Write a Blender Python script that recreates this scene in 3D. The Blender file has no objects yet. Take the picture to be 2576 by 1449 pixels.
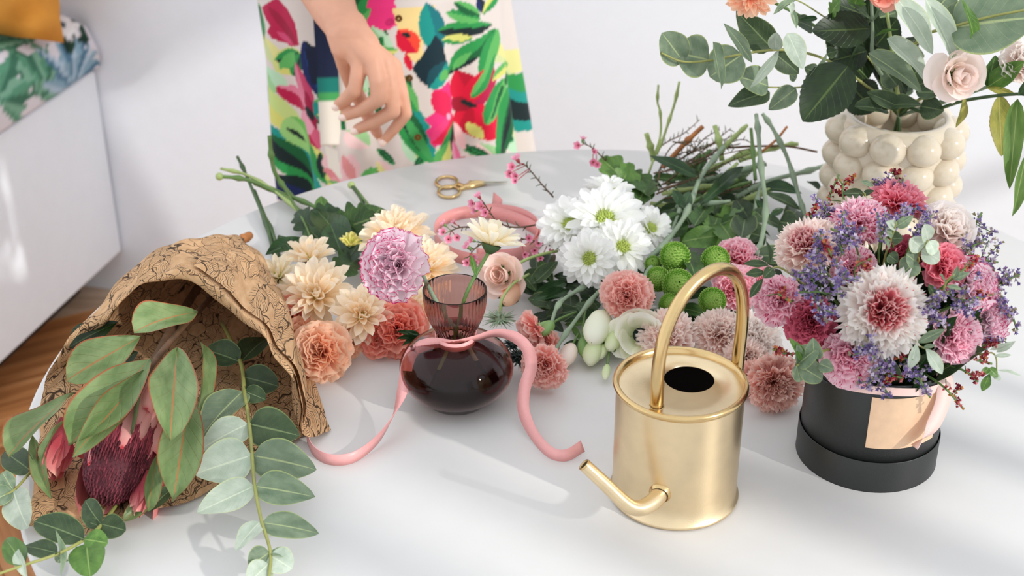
import bpy, bmesh, math, random
import numpy as np
from mathutils import Vector, Matrix, Quaternion

# ------------------------------------------------------------------ camera, light, exposure
SC = bpy.context.scene
COL = SC.collection
R = math.radians
TZ = 0.74                       # table top height
CAMH = TZ + 0.80
PITCH = R(28.7)
FPX = 3578.0                    # 50 mm lens on a 36 mm sensor, 2576 px wide
CX, CY = 1288.0, 724.5
cd = bpy.data.cameras.new('camera'); cam = bpy.data.objects.new('camera', cd); COL.objects.link(cam)
cam.location = (0, 0, CAMH); cam.rotation_euler = (R(90) - PITCH, 0, 0)
cd.lens = 50; cd.sensor_width = 36; cd.clip_start = 0.05
cd.dof.use_dof = True; cd.dof.focus_distance = 1.38; cd.dof.aperture_fstop = 7.0
SC.camera = cam
CAM = Vector(cam.location)
VR = Vector((1, 0, 0)); VF = Vector((0, math.cos(PITCH), -math.sin(PITCH))); VU = Vector((0, math.sin(PITCH), math.cos(PITCH)))

SC.view_settings.view_transform = 'Standard'; SC.view_settings.look = 'None'
SC.view_settings.exposure = 0.0; SC.view_settings.gamma = 1.0; SC.view_settings.use_curve_mapping = False
SC.cycles.use_denoising = True
SC.cycles.max_bounces = 14; SC.cycles.diffuse_bounces = 8; SC.cycles.adaptive_threshold = 0.015; SC.cycles.transparent_max_bounces = 12; SC.cycles.transmission_bounces = 10
SC.cycles.sample_clamp_indirect = 6.0

w = bpy.data.worlds.new('world'); SC.world = w; w.use_nodes = True
bg = w.node_tree.nodes['Background']; bg.inputs[0].default_value = (0.925, 0.962, 1.0, 1); bg.inputs[1].default_value = 1.22

SUN_DIR = Vector((-0.80, 0.60, -0.50)).normalized()
sd = bpy.data.lights.new('sun', 'SUN'); so = bpy.data.objects.new('sun', sd); COL.objects.link(so)
sd.energy = 2.1; sd.angle = R(1.6); sd.color = (1.0, 0.97, 0.92)
so.rotation_euler = SUN_DIR.to_track_quat('-Z', 'Y').to_euler(); so.location = (2.5, -1.5, 3)

# ------------------------------------------------------------------ helpers
def ray(px, py):
    return (VF + VR * ((px - CX) / FPX) - VU * ((py - CY) / FPX))
def T(px, py, z=0.0):           # point at height z above the table
    d = ray(px, py); t = (TZ + z - CAMH) / d.z
    return CAM + d * t
def Y(px, py, y):               # point at distance y into the room
    d = ray(px, py); return CAM + d * (y / d.y)
def px2m(p, n):                 # size of n photo pixels at point p
    return n * (Vector(p) - CAM).dot(VF) / FPX
def s2l(v):
    v = v / 255.0
    return v / 12.92 if v <= 0.04045 else ((v + 0.055) / 1.055) ** 2.4
def C(r, g, b): return (s2l(r), s2l(g), s2l(b), 1.0)
def lerp(a, b, t): return a + (b - a) * t
def sm(a, b, x):
    t = min(1, max(0, (x - a) / (b - a))); return t * t * (3 - 2 * t)

class MB:
    def __init__(s): s.v = []; s.f = []; s.uv = []; s.col = []
    def add(s, v, f, uv=None, col=None):
        o = len(s.v); s.v += [tuple(p) for p in v]; s.f += [tuple(i + o for i in q) for q in f]
        s.uv += (uv if uv is not None else [(0, 0)] * len(v))
        s.col += (col if isinstance(col, list) else [col or (1, 1, 1, 1)] * len(v))
        return s
    def box(s, a, b, M=None):
        x0, y0, z0 = a; x1, y1, z1 = b
        v = [Vector(p) for p in ((x0,y0,z0),(x1,y0,z0),(x1,y1,z0),(x0,y1,z0),(x0,y0,z1),(x1,y0,z1),(x1,y1,z1),(x0,y1,z1))]
        if M is not None: v = [M @ p for p in v]
        return s.add(v, [(0,3,2,1),(4,5,6,7),(0,1,5,4),(1,2,6,5),(2,3,7,6),(3,0,4,7)])
    def mesh(s, name, smooth=True):
        me = bpy.data.meshes.new(name); me.from_pydata(s.v, [], s.f)
        uv = me.uv_layers.new(name='UVMap')
        li = np.zeros(len(me.loops), dtype=np.int32); me.loops.foreach_get('vertex_index', li)
        uv.data.foreach_set('uv', np.array(s.uv, dtype=np.float32)[li].ravel())
        if any(c != (1, 1, 1, 1) for c in s.col):
            ca = me.color_attributes.new('Col', 'FLOAT_COLOR', 'POINT')
            ca.data.foreach_set('color', np.array(s.col, dtype=np.float32).ravel())
        if smooth: me.polygons.foreach_set('use_smooth', [True] * len(me.polygons))
        me.update(); return me
    def build(s, name, m, parent=None, smooth=True):
        return obj(name, s.mesh(name, smooth), m, parent)

def obj(name, me, m=None, parent=None, mw=None):
    o = bpy.data.objects.new(name, me); COL.objects.link(o)
    if m is not None:
        if me.materials: 
            if me.materials[0] is not m:
                o.material_slots[0].link = 'OBJECT'; o.material_slots[0].material = m
        else: me.materials.append(m)
    if parent is not None: o.parent = parent
    if mw is not None:
        o.matrix_basis = (PW[parent.name].inverted() @ mw) if parent is not None and parent.name in PW else mw
    return o
PW = {}                          # world matrices of the empties (no depsgraph update needed)
def thing(name, label, cat, loc=(0, 0, 0), rot=None, group=None):
    e = bpy.data.objects.new(name, None); COL.objects.link(e); e.empty_display_size = 0.01
    M = Matrix.Translation(Vector(loc)) @ (rot.to_matrix().to_4x4() if rot is not None else Matrix())
    e.matrix_basis = M; PW[e.name] = M
    return tag(e, label, cat, group)
def tag(o, label, cat, group=None):
    o['label'] = label; o['category'] = cat
    if group: o['group'] = group
    return o
def struct(o): o['kind'] = 'structure'; return o
def stuff(o): o['kind'] = 'stuff'; return o
def L(par, p):                   # world point -> local space of a thing
    return PW[par.name].inverted() @ Vector(p)

def grid(nu, nv, fn, closed=False):
    v = []; uv = []; f = []
    for j in range(nv + 1):
        for i in range(nu + (0 if closed else 1)):
            a, b = i / nu, j / nv
            v.append(fn(a, b)); uv.append((a, b))
    W = nu if closed else nu + 1
    for j in range(nv):
        for i in range(nu):
            i2 = (i + 1) % W if closed else i + 1
            f.append((j * W + i, j * W + i2, (j + 1) * W + i2, (j + 1) * W + i))
    return v, f, uv

def smooth_path(pts, n=6):
    pts = [Vector(p) for p in pts]
    if len(pts) < 3: return [pts[0].lerp(pts[-1], k / n) for k in range(n + 1)]
    P = [pts[0] * 2 - pts[1]] + pts + [pts[-1] * 2 - pts[-2]]
    out = []
    for i in range(1, len(P) - 2):
        p0, p1, p2, p3 = P[i - 1:i + 3]
        for k in range(n):
            t = k / n
            out.append(0.5 * ((2 * p1) + (p2 - p0) * t + (2 * p0 - 5 * p1 + 4 * p2 - p3) * t * t + (3 * p1 - p0 - 3 * p2 + p3) * t ** 3))
    out.append(P[-2]); return out

def tube(mb, pts, rad, n=8, cap=True, col=None):
    pts = [Vector(p) for p in pts]; N = len(pts)
    rr = rad if isinstance(rad, (list, tuple)) else [rad] * N
    t0 = (pts[1] - pts[0]).normalized()
    up = Vector((0, 0, 1)) if abs(t0.z) < 0.9 else Vector((1, 0, 0))
    a = t0.cross(up).normalized(); v = []; uv = []
    for i, p in enumerate(pts):
        t = (pts[min(i + 1, N - 1)] - pts[max(i - 1, 0)])
        if t.length < 1e-9: t = t0
        t.normalize(); a = (a - t * a.dot(t)); a.normalize(); b = t.cross(a)
        for k in range(n):
            q = 2 * math.pi * k / n
            v.append(p + (a * math.cos(q) + b * math.sin(q)) * rr[i]); uv.append((k / n, i / max(1, N - 1)))
    f = [(i * n + k, i * n + (k + 1) % n, (i + 1) * n + (k + 1) % n, (i + 1) * n + k) for i in range(N - 1) for k in range(n)]
    if cap: f += [tuple(reversed(range(n))), tuple(range((N - 1) * n, N * n))]
    return mb.add(v, f, uv, col)

def lathe(mb, prof, n=48, M=None, rfn=None, col=None):
    v = []; uv = []; N = len(prof)
    for j, (r, z) in enumerate(prof):
        for k in range(n):
            q = 2 * math.pi * k / n
            rr = r if rfn is None else rfn(r, z, q)
            p = Vector((rr * math.cos(q), rr * math.sin(q), z)); v.append(M @ p if M is not None else p); uv.append((k / n, j / (N - 1)))
    f = [(j * n + k, j * n + (k + 1) % n, (j + 1) * n + (k + 1) % n, (j + 1) * n + k) for j in range(N - 1) for k in range(n)]
    return mb.add(v, f, uv, col)

def frame(z, yhint=None):        # rotation quaternion whose +Z is z
    z = Vector(z).normalized()
    y = Vector(yhint) if yhint is not None else Vector((0, 0, 1))
    x = y.cross(z)
    if x.length < 1e-4: x = Vector((1, 0, 0)).cross(z)
    if x.length < 1e-4: x = Vector((0, 1, 0)).cross(z)
    x.normalize(); y = z.cross(x)
    return Matrix((x, y, z)).transposed().to_quaternion()

# ------------------------------------------------------------------ materials (all procedural)
def newmat(name):
    m = bpy.data.materials.new(name); m.use_nodes = True
    nt = m.node_tree; return m, nt, nt.nodes['Principled BSDF']
def N_(nt, t, **kw):
    n = nt.nodes.new(t)
    for k, v in kw.items(): setattr(n, k, v)
    return n
def ramp(nt, stops, interp='LINEAR'):
    r = nt.nodes.new('ShaderNodeValToRGB'); cr = r.color_ramp; cr.interpolation = interp
    while len(cr.elements) > 1: cr.elements.remove(cr.elements[-1])
    cr.elements[0].position = stops[0][0]; cr.elements[0].color = stops[0][1]
    for p, c in stops[1:]:
        e = cr.elements.new(p); e.color = c
    return r
def mixrgb(nt, fac, a, b, mode='MIX'):
    m = nt.nodes.new('ShaderNodeMix'); m.data_type = 'RGBA'; m.blend_type = mode; m.clamp_factor = True
    for s, v in ((0, fac), (6, a), (7, b)):
        if hasattr(v, 'is_linked'): nt.links.new(v, m.inputs[s])
        else: m.inputs[s].default_value = v
    return m.outputs[2]
def mth(nt, op, a, b=None, c=None):
    m = nt.nodes.new('ShaderNodeMath'); m.operation = op
    for i, v in enumerate((a, b, c)):
        if v is None: continue
        if hasattr(v, 'is_linked'): nt.links.new(v, m.inputs[i])
        else: m.inputs[i].default_value = v
    return m.outputs[0]

def plain(name, col, rough=0.5, metal=0.0, var=0.12, scale=30, bump=0.0, bscale=200, sub=0.0, spec=0.5, coat=0.0):
    m, nt, b = newmat(name)
    tc = N_(nt, 'ShaderNodeTexCoord'); nz = N_(nt, 'ShaderNodeTexNoise'); nz.inputs['Scale'].default_value = scale; nz.inputs['Detail'].default_value = 4
    nt.links.new(tc.outputs['Object'], nz.inputs['Vector'])
    d = tuple(c * (1 - var) for c in col[:3]) + (1,); l = tuple(min(1, c * (1 + var)) for c in col[:3]) + (1,)
    rp = ramp(nt, [(0.3, d), (0.7, l)]); nt.links.new(nz.outputs['Fac'], rp.inputs[0]); nt.links.new(rp.outputs[0], b.inputs['Base Color'])
    b.inputs['Roughness'].default_value = rough; b.inputs['Metallic'].default_value = metal
    b.inputs['Specular IOR Level'].default_value = spec; b.inputs['Coat Weight'].default_value = coat
    if sub: b.inputs['Subsurface Weight'].default_value = sub; b.inputs['Subsurface Radius'].default_value = (0.006, 0.003, 0.002)
    if bump:
        n2 = N_(nt, 'ShaderNodeTexNoise'); n2.inputs['Scale'].default_value = bscale; nt.links.new(tc.outputs['Object'], n2.inputs['Vector'])
        bp = N_(nt, 'ShaderNodeBump'); bp.inputs['Strength'].default_value = bump; bp.inputs['Distance'].default_value = 0.002
        nt.links.new(n2.outputs['Fac'], bp.inputs['Height']); nt.links.new(bp.outputs[0], b.inputs['Normal'])
    return m

def thin(nt, b, colsock, amt):   # thin petal / leaf: part of the light passes through
    tr = N_(nt, 'ShaderNodeBsdfTranslucent'); nt.links.new(colsock, tr.inputs[0])
    mx = N_(nt, 'ShaderNodeMixShader'); mx.inputs[0].default_value = amt
    nt.links.new(b.outputs[0], mx.inputs[1]); nt.links.new(tr.outputs[0], mx.inputs[2])
    nt.links.new(mx.outputs[0], nt.nodes['Material Output'].inputs[0])

LIFT = 0.62
def lift(c):
    v = max(c[:3]); k = (v ** LIFT) / v; m_ = min(c[:3]) ; w_ = .08 * v + .20 * v * v; return tuple(min(.97, 1 - (1 - min(1, x * k)) * (1 - w_)) for x in c[:3]) + (1,)
def petal_mat(name, stops, edge=None, streak=None, trans=0.42, edge_at=0.93, streak_lo=0.6, rough=0.6):
    m, nt, b = newmat(name); stops = [(a, lift(c)) for a, c in stops]
    uv = N_(nt, 'ShaderNodeUVMap'); sep = N_(nt, 'ShaderNodeSeparateXYZ'); nt.links.new(uv.outputs[0], sep.inputs[0])
    oi = N_(nt, 'ShaderNodeObjectInfo')
    rp = ramp(nt, stops); nt.links.new(sep.outputs[1], rp.inputs[0]); col = rp.outputs[0]
    if streak:
        cmb = N_(nt, 'ShaderNodeCombineXYZ')
        nt.links.new(mth(nt, 'MULTIPLY', sep.outputs[0], 34.0), cmb.inputs[0]); nt.links.new(mth(nt, 'MULTIPLY', sep.outputs[1], 2.2), cmb.inputs[1])
        nt.links.new(mth(nt, 'MULTIPLY', oi.outputs['Random'], 50.0), cmb.inputs[2])
        nz = N_(nt, 'ShaderNodeTexNoise'); nz.inputs['Scale'].default_value = 1.0; nz.inputs['Detail'].default_value = 1; nt.links.new(cmb.outputs[0], nz.inputs['Vector'])
        sr = ramp(nt, [(streak_lo, (0, 0, 0, 1)), (streak_lo + 0.05, (1, 1, 1, 1))]); nt.links.new(nz.outputs['Fac'], sr.inputs[0])
        msk = mth(nt, 'MULTIPLY', sr.outputs[0], mth(nt, 'GREATER_THAN', sep.outputs[1], 0.45))
        col = mixrgb(nt, msk, col, streak)
    if edge:
        nz2 = N_(nt, 'ShaderNodeTexNoise'); nz2.inputs['Scale'].default_value = 14; nt.links.new(uv.outputs[0], nz2.inputs['Vector'])
        vv = mth(nt, 'ADD', sep.outputs[1], mth(nt, 'MULTIPLY', mth(nt, 'SUBTRACT', nz2.outputs['Fac'], 0.5), 0.12))
        er = ramp(nt, [(edge_at - 0.03, (0, 0, 0, 1)), (edge_at + 0.02, (1, 1, 1, 1))]); nt.links.new(vv, er.inputs[0])
        col = mixrgb(nt, er.outputs[0], col, edge)
    hs = N_(nt, 'ShaderNodeHueSaturation'); nt.links.new(col, hs.inputs['Color'])
    nt.links.new(mth(nt, 'ADD', mth(nt, 'MULTIPLY', oi.outputs['Random'], 0.16), 0.92), hs.inputs['Value'])
    nt.links.new(hs.outputs[0], b.inputs['Base Color']); b.inputs['Roughness'].default_value = rough
    b.inputs['Specular IOR Level'].default_value = 0.25
    thin(nt, b, hs.outputs[0], trans); return m

def leaf_mat(name, c1, c2, rib, edge=None, rough=0.5, trans=0.22, veins=0.5, nveins=9, bloom=None):
    m, nt, b = newmat(name)
    uv = N_(nt, 'ShaderNodeUVMap'); sep = N_(nt, 'ShaderNodeSeparateXYZ'); nt.links.new(uv.outputs[0], sep.inputs[0])
    oi = N_(nt, 'ShaderNodeObjectInfo')
    tc = N_(nt, 'ShaderNodeTexCoord'); nz = N_(nt, 'ShaderNodeTexNoise'); nz.inputs['Scale'].default_value = 3.5; nz.inputs['Detail'].default_value = 5
    va = N_(nt, 'ShaderNodeVectorMath', operation='ADD'); nt.links.new(tc.outputs['Object'], va.inputs[0]); nt.links.new(oi.outputs['Random'], va.inputs[1])
    nt.links.new(va.outputs[0], nz.inputs['Vector'])
    rp = ramp(nt, [(0.3, c1), (0.7, c2)]); nt.links.new(nz.outputs['Fac'], rp.inputs[0]); col = rp.outputs[0]
    au = mth(nt, 'ABSOLUTE', mth(nt, 'SUBTRACT', sep.outputs[0], 0.5))          # 0 midrib .. 0.5 margin
    ph = mth(nt, 'SUBTRACT', mth(nt, 'MULTIPLY', sep.outputs[1], float(nveins)), mth(nt, 'MULTIPLY', au, 5.0))
    tri = mth(nt, 'ABSOLUTE', mth(nt, 'SUBTRACT', mth(nt, 'FRACT', ph), 0.5))
    vr = ramp(nt, [(0.0, (1, 1, 1, 1)), (0.07, (0, 0, 0, 1))]); nt.links.new(tri, vr.inputs[0])
    col = mixrgb(nt, mth(nt, 'MULTIPLY', vr.outputs[0], veins), col, rib)
    rr = ramp(nt, [(0.0, (1, 1, 1, 1)), (0.012, (1, 1, 1, 1)), (0.028, (0, 0, 0, 1))]); nt.links.new(au, rr.inputs[0])
    col = mixrgb(nt, rr.outputs[0], col, rib)
    if edge:
        er = ramp(nt, [(0.46, (0, 0, 0, 1)), (0.485, (1, 1, 1, 1))]); nt.links.new(au, er.inputs[0])
        col = mixrgb(nt, er.outputs[0], col, edge)
    hs = N_(nt, 'ShaderNodeHueSaturation'); nt.links.new(col, hs.inputs['Color'])
    nt.links.new(mth(nt, 'ADD', mth(nt, 'MULTIPLY', oi.outputs['Random'], 0.3), 0.85), hs.inputs['Value'])
    nt.links.new(hs.outputs[0], b.inputs['Base Color']); b.inputs['Roughness'].default_value = rough; b.inputs['Specular IOR Level'].default_value = 0.4
    bp = N_(nt, 'ShaderNodeBump'); bp.inputs['Strength'].default_value = 0.35; bp.inputs['Distance'].default_value = 0.001; bp.invert = True
    nt.links.new(vr.outputs[0], bp.inputs['Height']); nt.links.new(bp.outputs[0], b.inputs['Normal'])
    thin(nt, b, hs.outputs[0], trans); return m

def vcol_mat(name, rough=0.7, trans=0.0, bump=0.0, bscale=300, sheen=0.0):
    m, nt, b = newmat(name); a = N_(nt, 'ShaderNodeVertexColor', layer_name='Col')
    nt.links.new(a.outputs[0], b.inputs['Base Color']); b.inputs['Roughness'].default_value = rough; b.inputs['Specular IOR Level'].default_value = 0.25
    b.inputs['Sheen Weight'].default_value = sheen
    if bump:
        tc = N_(nt, 'ShaderNodeTexCoord'); n2 = N_(nt, 'ShaderNodeTexNoise'); n2.inputs['Scale'].default_value = bscale; nt.links.new(tc.outputs['Object'], n2.inputs['Vector'])
        bp = N_(nt, 'ShaderNodeBump'); bp.inputs['Strength'].default_value = bump; bp.inputs['Distance'].default_value = 0.003
        nt.links.new(n2.outputs['Fac'], bp.inputs['Height']); nt.links.new(bp.outputs[0], b.inputs['Normal'])
    if trans: thin(nt, b, a.outputs[0], trans)
    return m

def wood_mat(name, c1, c2, c3):
    m, nt, b = newmat(name); tc = N_(nt, 'ShaderNodeTexCoord'); oi = N_(nt, 'ShaderNodeObjectInfo')
    mp = N_(nt, 'ShaderNodeMapping'); mp.inputs['Scale'].default_value = (2.2, 30, 30)
    va = N_(nt, 'ShaderNodeVectorMath', operation='ADD'); nt.links.new(tc.outputs['Object'], va.inputs[0])
    ml = mth(nt, 'MULTIPLY', oi.outputs['Random'], 40.0); nt.links.new(ml, va.inputs[1])
    nt.links.new(va.outputs[0], mp.inputs[0]); nz = N_(nt, 'ShaderNodeTexNoise'); nz.inputs['Scale'].default_value = 1.5; nz.inputs['Detail'].default_value = 6; nz.inputs['Distortion'].default_value = 0.6
    nt.links.new(mp.outputs[0], nz.inputs['Vector']); rp = ramp(nt, [(0.3, c1), (0.5, c2), (0.7, c3)]); nt.links.new(nz.outputs['Fac'], rp.inputs[0])
    hs = N_(nt, 'ShaderNodeHueSaturation'); nt.links.new(rp.outputs[0], hs.inputs['Color'])
    nt.links.new(mth(nt, 'ADD', mth(nt, 'MULTIPLY', oi.outputs['Random'], 0.5), 0.75), hs.inputs['Value'])
    nt.links.new(hs.outputs[0], b.inputs['Base Color']); b.inputs['Roughness'].default_value = 0.42; return m

M = {}
M['wall'] = plain('wall_paint', C(236, 241, 248), 0.85, var=0.01, bump=0.05, bscale=120)
M['ceil'] = plain('ceiling_paint', C(240, 240, 240), 0.9, var=0.01)
M['white'] = plain('white_lacquer', C(240, 247, 254), 0.85, var=0.01)
M['table'] = plain('table_white_laminate', C(212, 210, 208), 0.38, var=0.01, spec=0.4)
M['dark'] = plain('plinth_dark', C(40, 32, 28), 0.7)
M['oak'] = wood_mat('oak_parquet', C(150, 94, 52), C(192, 130, 78), C(214, 158, 106))
M['oak_slab'] = wood_mat('oak_floor_slab', C(176, 150, 124), C(196, 172, 146), C(208, 186, 162))  # unseen floor made paler and greyer to keep orange bounce off the walls
M['brass'] = plain('brushed_brass', C(228, 206, 168), 0.34, metal=1.0, var=0.04, scale=60, bump=0.05, bscale=700)
M['brass_sh'] = plain('polished_brass', C(214, 184, 132), 0.22, metal=1.0, var=0.06)
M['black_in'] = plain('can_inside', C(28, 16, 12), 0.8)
M['boxblack'] = plain('black_card', C(36, 38, 37), 0.42, var=0.06, bump=0.12, bscale=900)
M['cream'] = plain('cream_glaze', C(212, 198, 176), 0.16, var=0.025, scale=8, coat=0.3)
M['ribbon'] = plain('pink_satin', C(240, 172, 170), 0.38, var=0.03, scale=300)
M['ribbon2'] = plain('dusty_pink_satin', C(226, 150, 146), 0.4, var=0.03, scale=300)
M['tulle'] = plain('blush_satin', C(240, 205, 196), 0.4, var=0.02)
M['velvet'] = plain('mustard_velvet', C(205, 136, 44), 0.8, var=0.14, scale=12, bump=0.2, bscale=60)
M['skin'] = plain('skin', C(216, 160, 132), 0.5, var=0.05, scale=40, bump=0.06, bscale=500, sub=0.15)
M['nail'] = plain('nail_polish', C(250, 226, 214), 0.25, var=0.02)
M['hair'] = plain('hair_brown', C(80, 52, 36), 0.5, var=0.3, scale=80)
M['shoe'] = plain('tan_leather', C(150, 105, 70), 0.5)
M['button'] = plain('brass_button', C(120, 85, 45), 0.3, metal=0.9)
M['stem'] = plain('stem_green', C(92, 122, 62), 0.5, var=0.18, scale=50)
M['stem_gl'] = plain('stem_glaucous', C(130, 148, 122), 0.55, var=0.14, scale=60)
M['stem_dk'] = plain('stem_dark_green', C(58, 84, 46), 0.5, var=0.2, scale=60)
M['stem_lt'] = plain('stem_pale_green', C(158, 176, 108), 0.5, var=0.15, scale=60)
M['stem_euc'] = plain('stem_yellow_green', C(150, 152, 84), 0.5, var=0.16, scale=60)
M['twig'] = plain('twig_brown', C(96, 68, 46), 0.7, var=0.25, scale=90)
M['wood_end'] = plain('woody_stem', C(170, 108, 58), 0.6, var=0.3, scale=90)
M['calyx'] = plain('calyx_green', C(122, 158, 90), 0.45, var=0.16, scale=40)
M['disc'] = plain('flower_disc_green', C(178, 194, 96), 0.7, var=0.25, scale=150)
M['disc_y'] = plain('flower_disc_yellow', C(212, 196, 96), 0.7, var=0.2, scale=150)
M['needle'] = plain('needle_green', C(70, 86, 48), 0.6, var=0.2, scale=90)

M['euc'] = leaf_mat('eucalyptus_leaf', C(98, 120, 94), C(138, 156, 128), C(176, 190, 140), edge=C(166, 180, 118), veins=0.25, rough=0.55)
M['euc_pale'] = leaf_mat('eucalyptus_leaf_pale', C(166, 182, 162), C(198, 208, 192), C(210, 220, 196), edge=C(196, 206, 160), veins=0.3, rough=0.5)
M['euc_dk'] = leaf_mat('eucalyptus_leaf_dark', C(48, 68, 42), C(74, 94, 62), C(120, 140, 96), edge=C(120, 138, 84), veins=0.25)
M['protea_leaf'] = leaf_mat('protea_leaf', C(98, 126, 72), C(146, 166, 112), C(178, 128, 78), edge=C(168, 92, 56), veins=0.12, rough=0.42, nveins=7)
M['rose_leaf'] = leaf_mat('rose_leaf', C(16, 32, 14), C(36, 58, 24), C(74, 92, 46), veins=0.28, rough=0.4)
M['fresh_leaf'] = leaf_mat('fresh_leaf', C(66, 104, 42), C(104, 142, 66), C(140, 168, 94), veins=0.35, rough=0.4)
M['dark_leaf'] = leaf_mat('dark_leaf', C(30, 56, 30), C(52, 84, 44), C(84, 112, 66), veins=0.35, rough=0.35)
M['dry_leaf'] = leaf_mat('yellowing_leaf', C(120, 128, 56), C(176, 168, 82), C(190, 176, 110), edge=C(130, 96, 50), veins=0.4)
M['lance_leaf'] = leaf_mat('lance_leaf', C(70, 92, 64), C(106, 126, 96), C(150, 160, 120), veins=0.1)
M['pod_leaf'] = leaf_mat('ribbed_leaf', C(84, 118, 56), C(124, 152, 80), C(160, 178, 112), veins=0.1)
M['mum_leaf'] = leaf_mat('mum_leaf', C(44, 74, 34), C(72, 106, 48), C(128, 150, 92), veins=0.4)

W_ = C(250, 246, 236)
M['p_peach'] = petal_mat('petal_peach', [(0, C(238, 216, 130)), (0.35, C(253, 226, 182)), (0.8, C(255, 234, 204)), (1, C(255, 240, 218))])
M['p_cream'] = petal_mat('petal_cream', [(0, C(240, 224, 150)), (0.5, C(252, 236, 204)), (1, C(255, 244, 222))])
M['p_white'] = petal_mat('petal_white', [(0, C(222, 232, 170)), (0.25, C(250, 250, 242)), (1, C(255, 255, 252))])
M['p_yellow'] = petal_mat('petal_yellow', [(0, C(190, 190, 60)), (1, C(226, 216, 120))])
M['c_edge'] = petal_mat('petal_white_magenta_edge', [(0, C(246, 204, 220)), (0.6, C(252, 228, 236)), (0.92, C(253, 232, 240)), (1, C(248, 190, 214))], edge=C(206, 26, 112), edge_at=0.985)
M['c_coral'] = petal_mat('petal_coral', [(0, C(248, 124, 106)), (0.5, C(252, 164, 146)), (1, C(255, 200, 186))])
M['c_orange'] = petal_mat('petal_orange', [(0, C(246, 110, 66)), (0.5, C(252, 132, 92)), (1, C(255, 150, 112))])
M['c_peach'] = petal_mat('petal_peach_orange', [(0, C(250, 140, 80)), (0.5, C(254, 178, 122)), (1, C(255, 204, 158))])
M['c_pinkpale'] = petal_mat('petal_pale_pink', [(0, C(248, 176, 164)), (0.5, C(252, 212, 200)), (1, C(254, 234, 224))])
M['c_blush'] = petal_mat('petal_blush', [(0, C(246, 204, 194)), (0.5, C(252, 230, 222)), (1, C(254, 242, 236))])
M['c_salmon'] = petal_mat('petal_salmon_brown', [(0, C(150, 70, 64)), (0.4, C(236, 166, 148)), (1, C(250, 206, 190))], streak=C(120, 48, 46), streak_lo=0.68)
M['c_hot'] = petal_mat('petal_hot_pink', [(0, C(226, 70, 112)), (0.5, C(246, 126, 160)), (0.85, C(250, 160, 184)), (1, C(254, 214, 222))])
M['c_rose'] = petal_mat('petal_rose', [(0, C(176, 26, 62)), (0.5, C(226, 84, 118)), (1, C(240, 136, 158))])
M['c_wine'] = petal_mat('petal_wine', [(0, C(96, 10, 36)), (0.5, C(168, 42, 78)), (1, C(198, 72, 106))], trans=0.2)
M['c_stripe'] = petal_mat('petal_pink_striped', [(0, C(232, 110, 150)), (0.5, C(246, 178, 200)), (1, C(252, 208, 222))], streak=C(206, 34, 110), streak_lo=0.6)
M['c_redwhite'] = petal_mat('petal_white_red_stripe', [(0, C(206, 30, 52)), (0.18, C(240, 190, 186)), (0.5, C(252, 236, 230)), (1, C(255, 246, 240))], streak=C(206, 34, 58), streak_lo=0.68)
M['c_redheart'] = petal_mat('petal_red_heart', [(0, C(176, 20, 44)), (0.55, C(210, 60, 78)), (0.82, C(214, 70, 86)), (1, C(250, 214, 208))], streak=C(250, 220, 214), streak_lo=0.6)
M['c_wineheart'] = petal_mat('petal_wine_heart', [(0, C(150, 24, 50)), (0.8, C(176, 44, 70)), (1, C(246, 206, 200))], streak=C(246, 212, 204), streak_lo=0.56)
M['rose_pet'] = petal_mat('rose_petal', [(0, C(248, 214, 196)), (0.6, C(252, 230, 216)), (1, C(250, 214, 200))], trans=0.25)
M['rose_white'] = petal_mat('rose_petal_blush', [(0, C(250, 226, 214)), (0.7, C(254, 238, 230)), (1, C(253, 226, 218))], trans=0.25)
M['lis'] = petal_mat('lisianthus_petal', [(0, C(150, 160, 80)), (0.3, C(226, 230, 196)), (1, C(248, 246, 232))], trans=0.3)
M['lis_bud'] = petal_mat('lisianthus_bud', [(0, C(160, 182, 110)), (0.6, C(206, 216, 164)), (1, C(232, 234, 204))], trans=0.2)
M['bract'] = petal_mat('protea_bract', [(0, C(206, 120, 96)), (0.4, C(226, 112, 108)), (0.85, C(234, 138, 130)), (1, C(216, 70, 78))], edge=C(196, 60, 70), edge_at=0.97, trans=0.15)
M['bract_dk'] = petal_mat('protea_bract_dark', [(0, C(120, 30, 40)), (0.6, C(150, 44, 56)), (1, C(206, 110, 104))], edge=C(230, 180, 160), edge_at=0.96, trans=0.1)
M['p_wax'] = petal_mat('waxflower_petal', [(0, C(214, 60, 120)), (0.5, C(236, 120, 164)), (1, C(244, 176, 200))], trans=0.3)
M['florets'] = vcol_mat('statice_florets', 0.7, trans=0.2)
M['pompon'] = petal_mat('green_pompon', [(0, C(56, 100, 20)), (0.5, C(108, 152, 40)), (1, C(160, 192, 78))], trans=0.2)
M['thistle'] = plain('thistle_grey_green', C(150, 168, 140), 0.6, var=0.2)
M['thistle_dk'] = plain('thistle_dark', C(30, 48, 42), 0.6, var=0.3)
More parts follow.
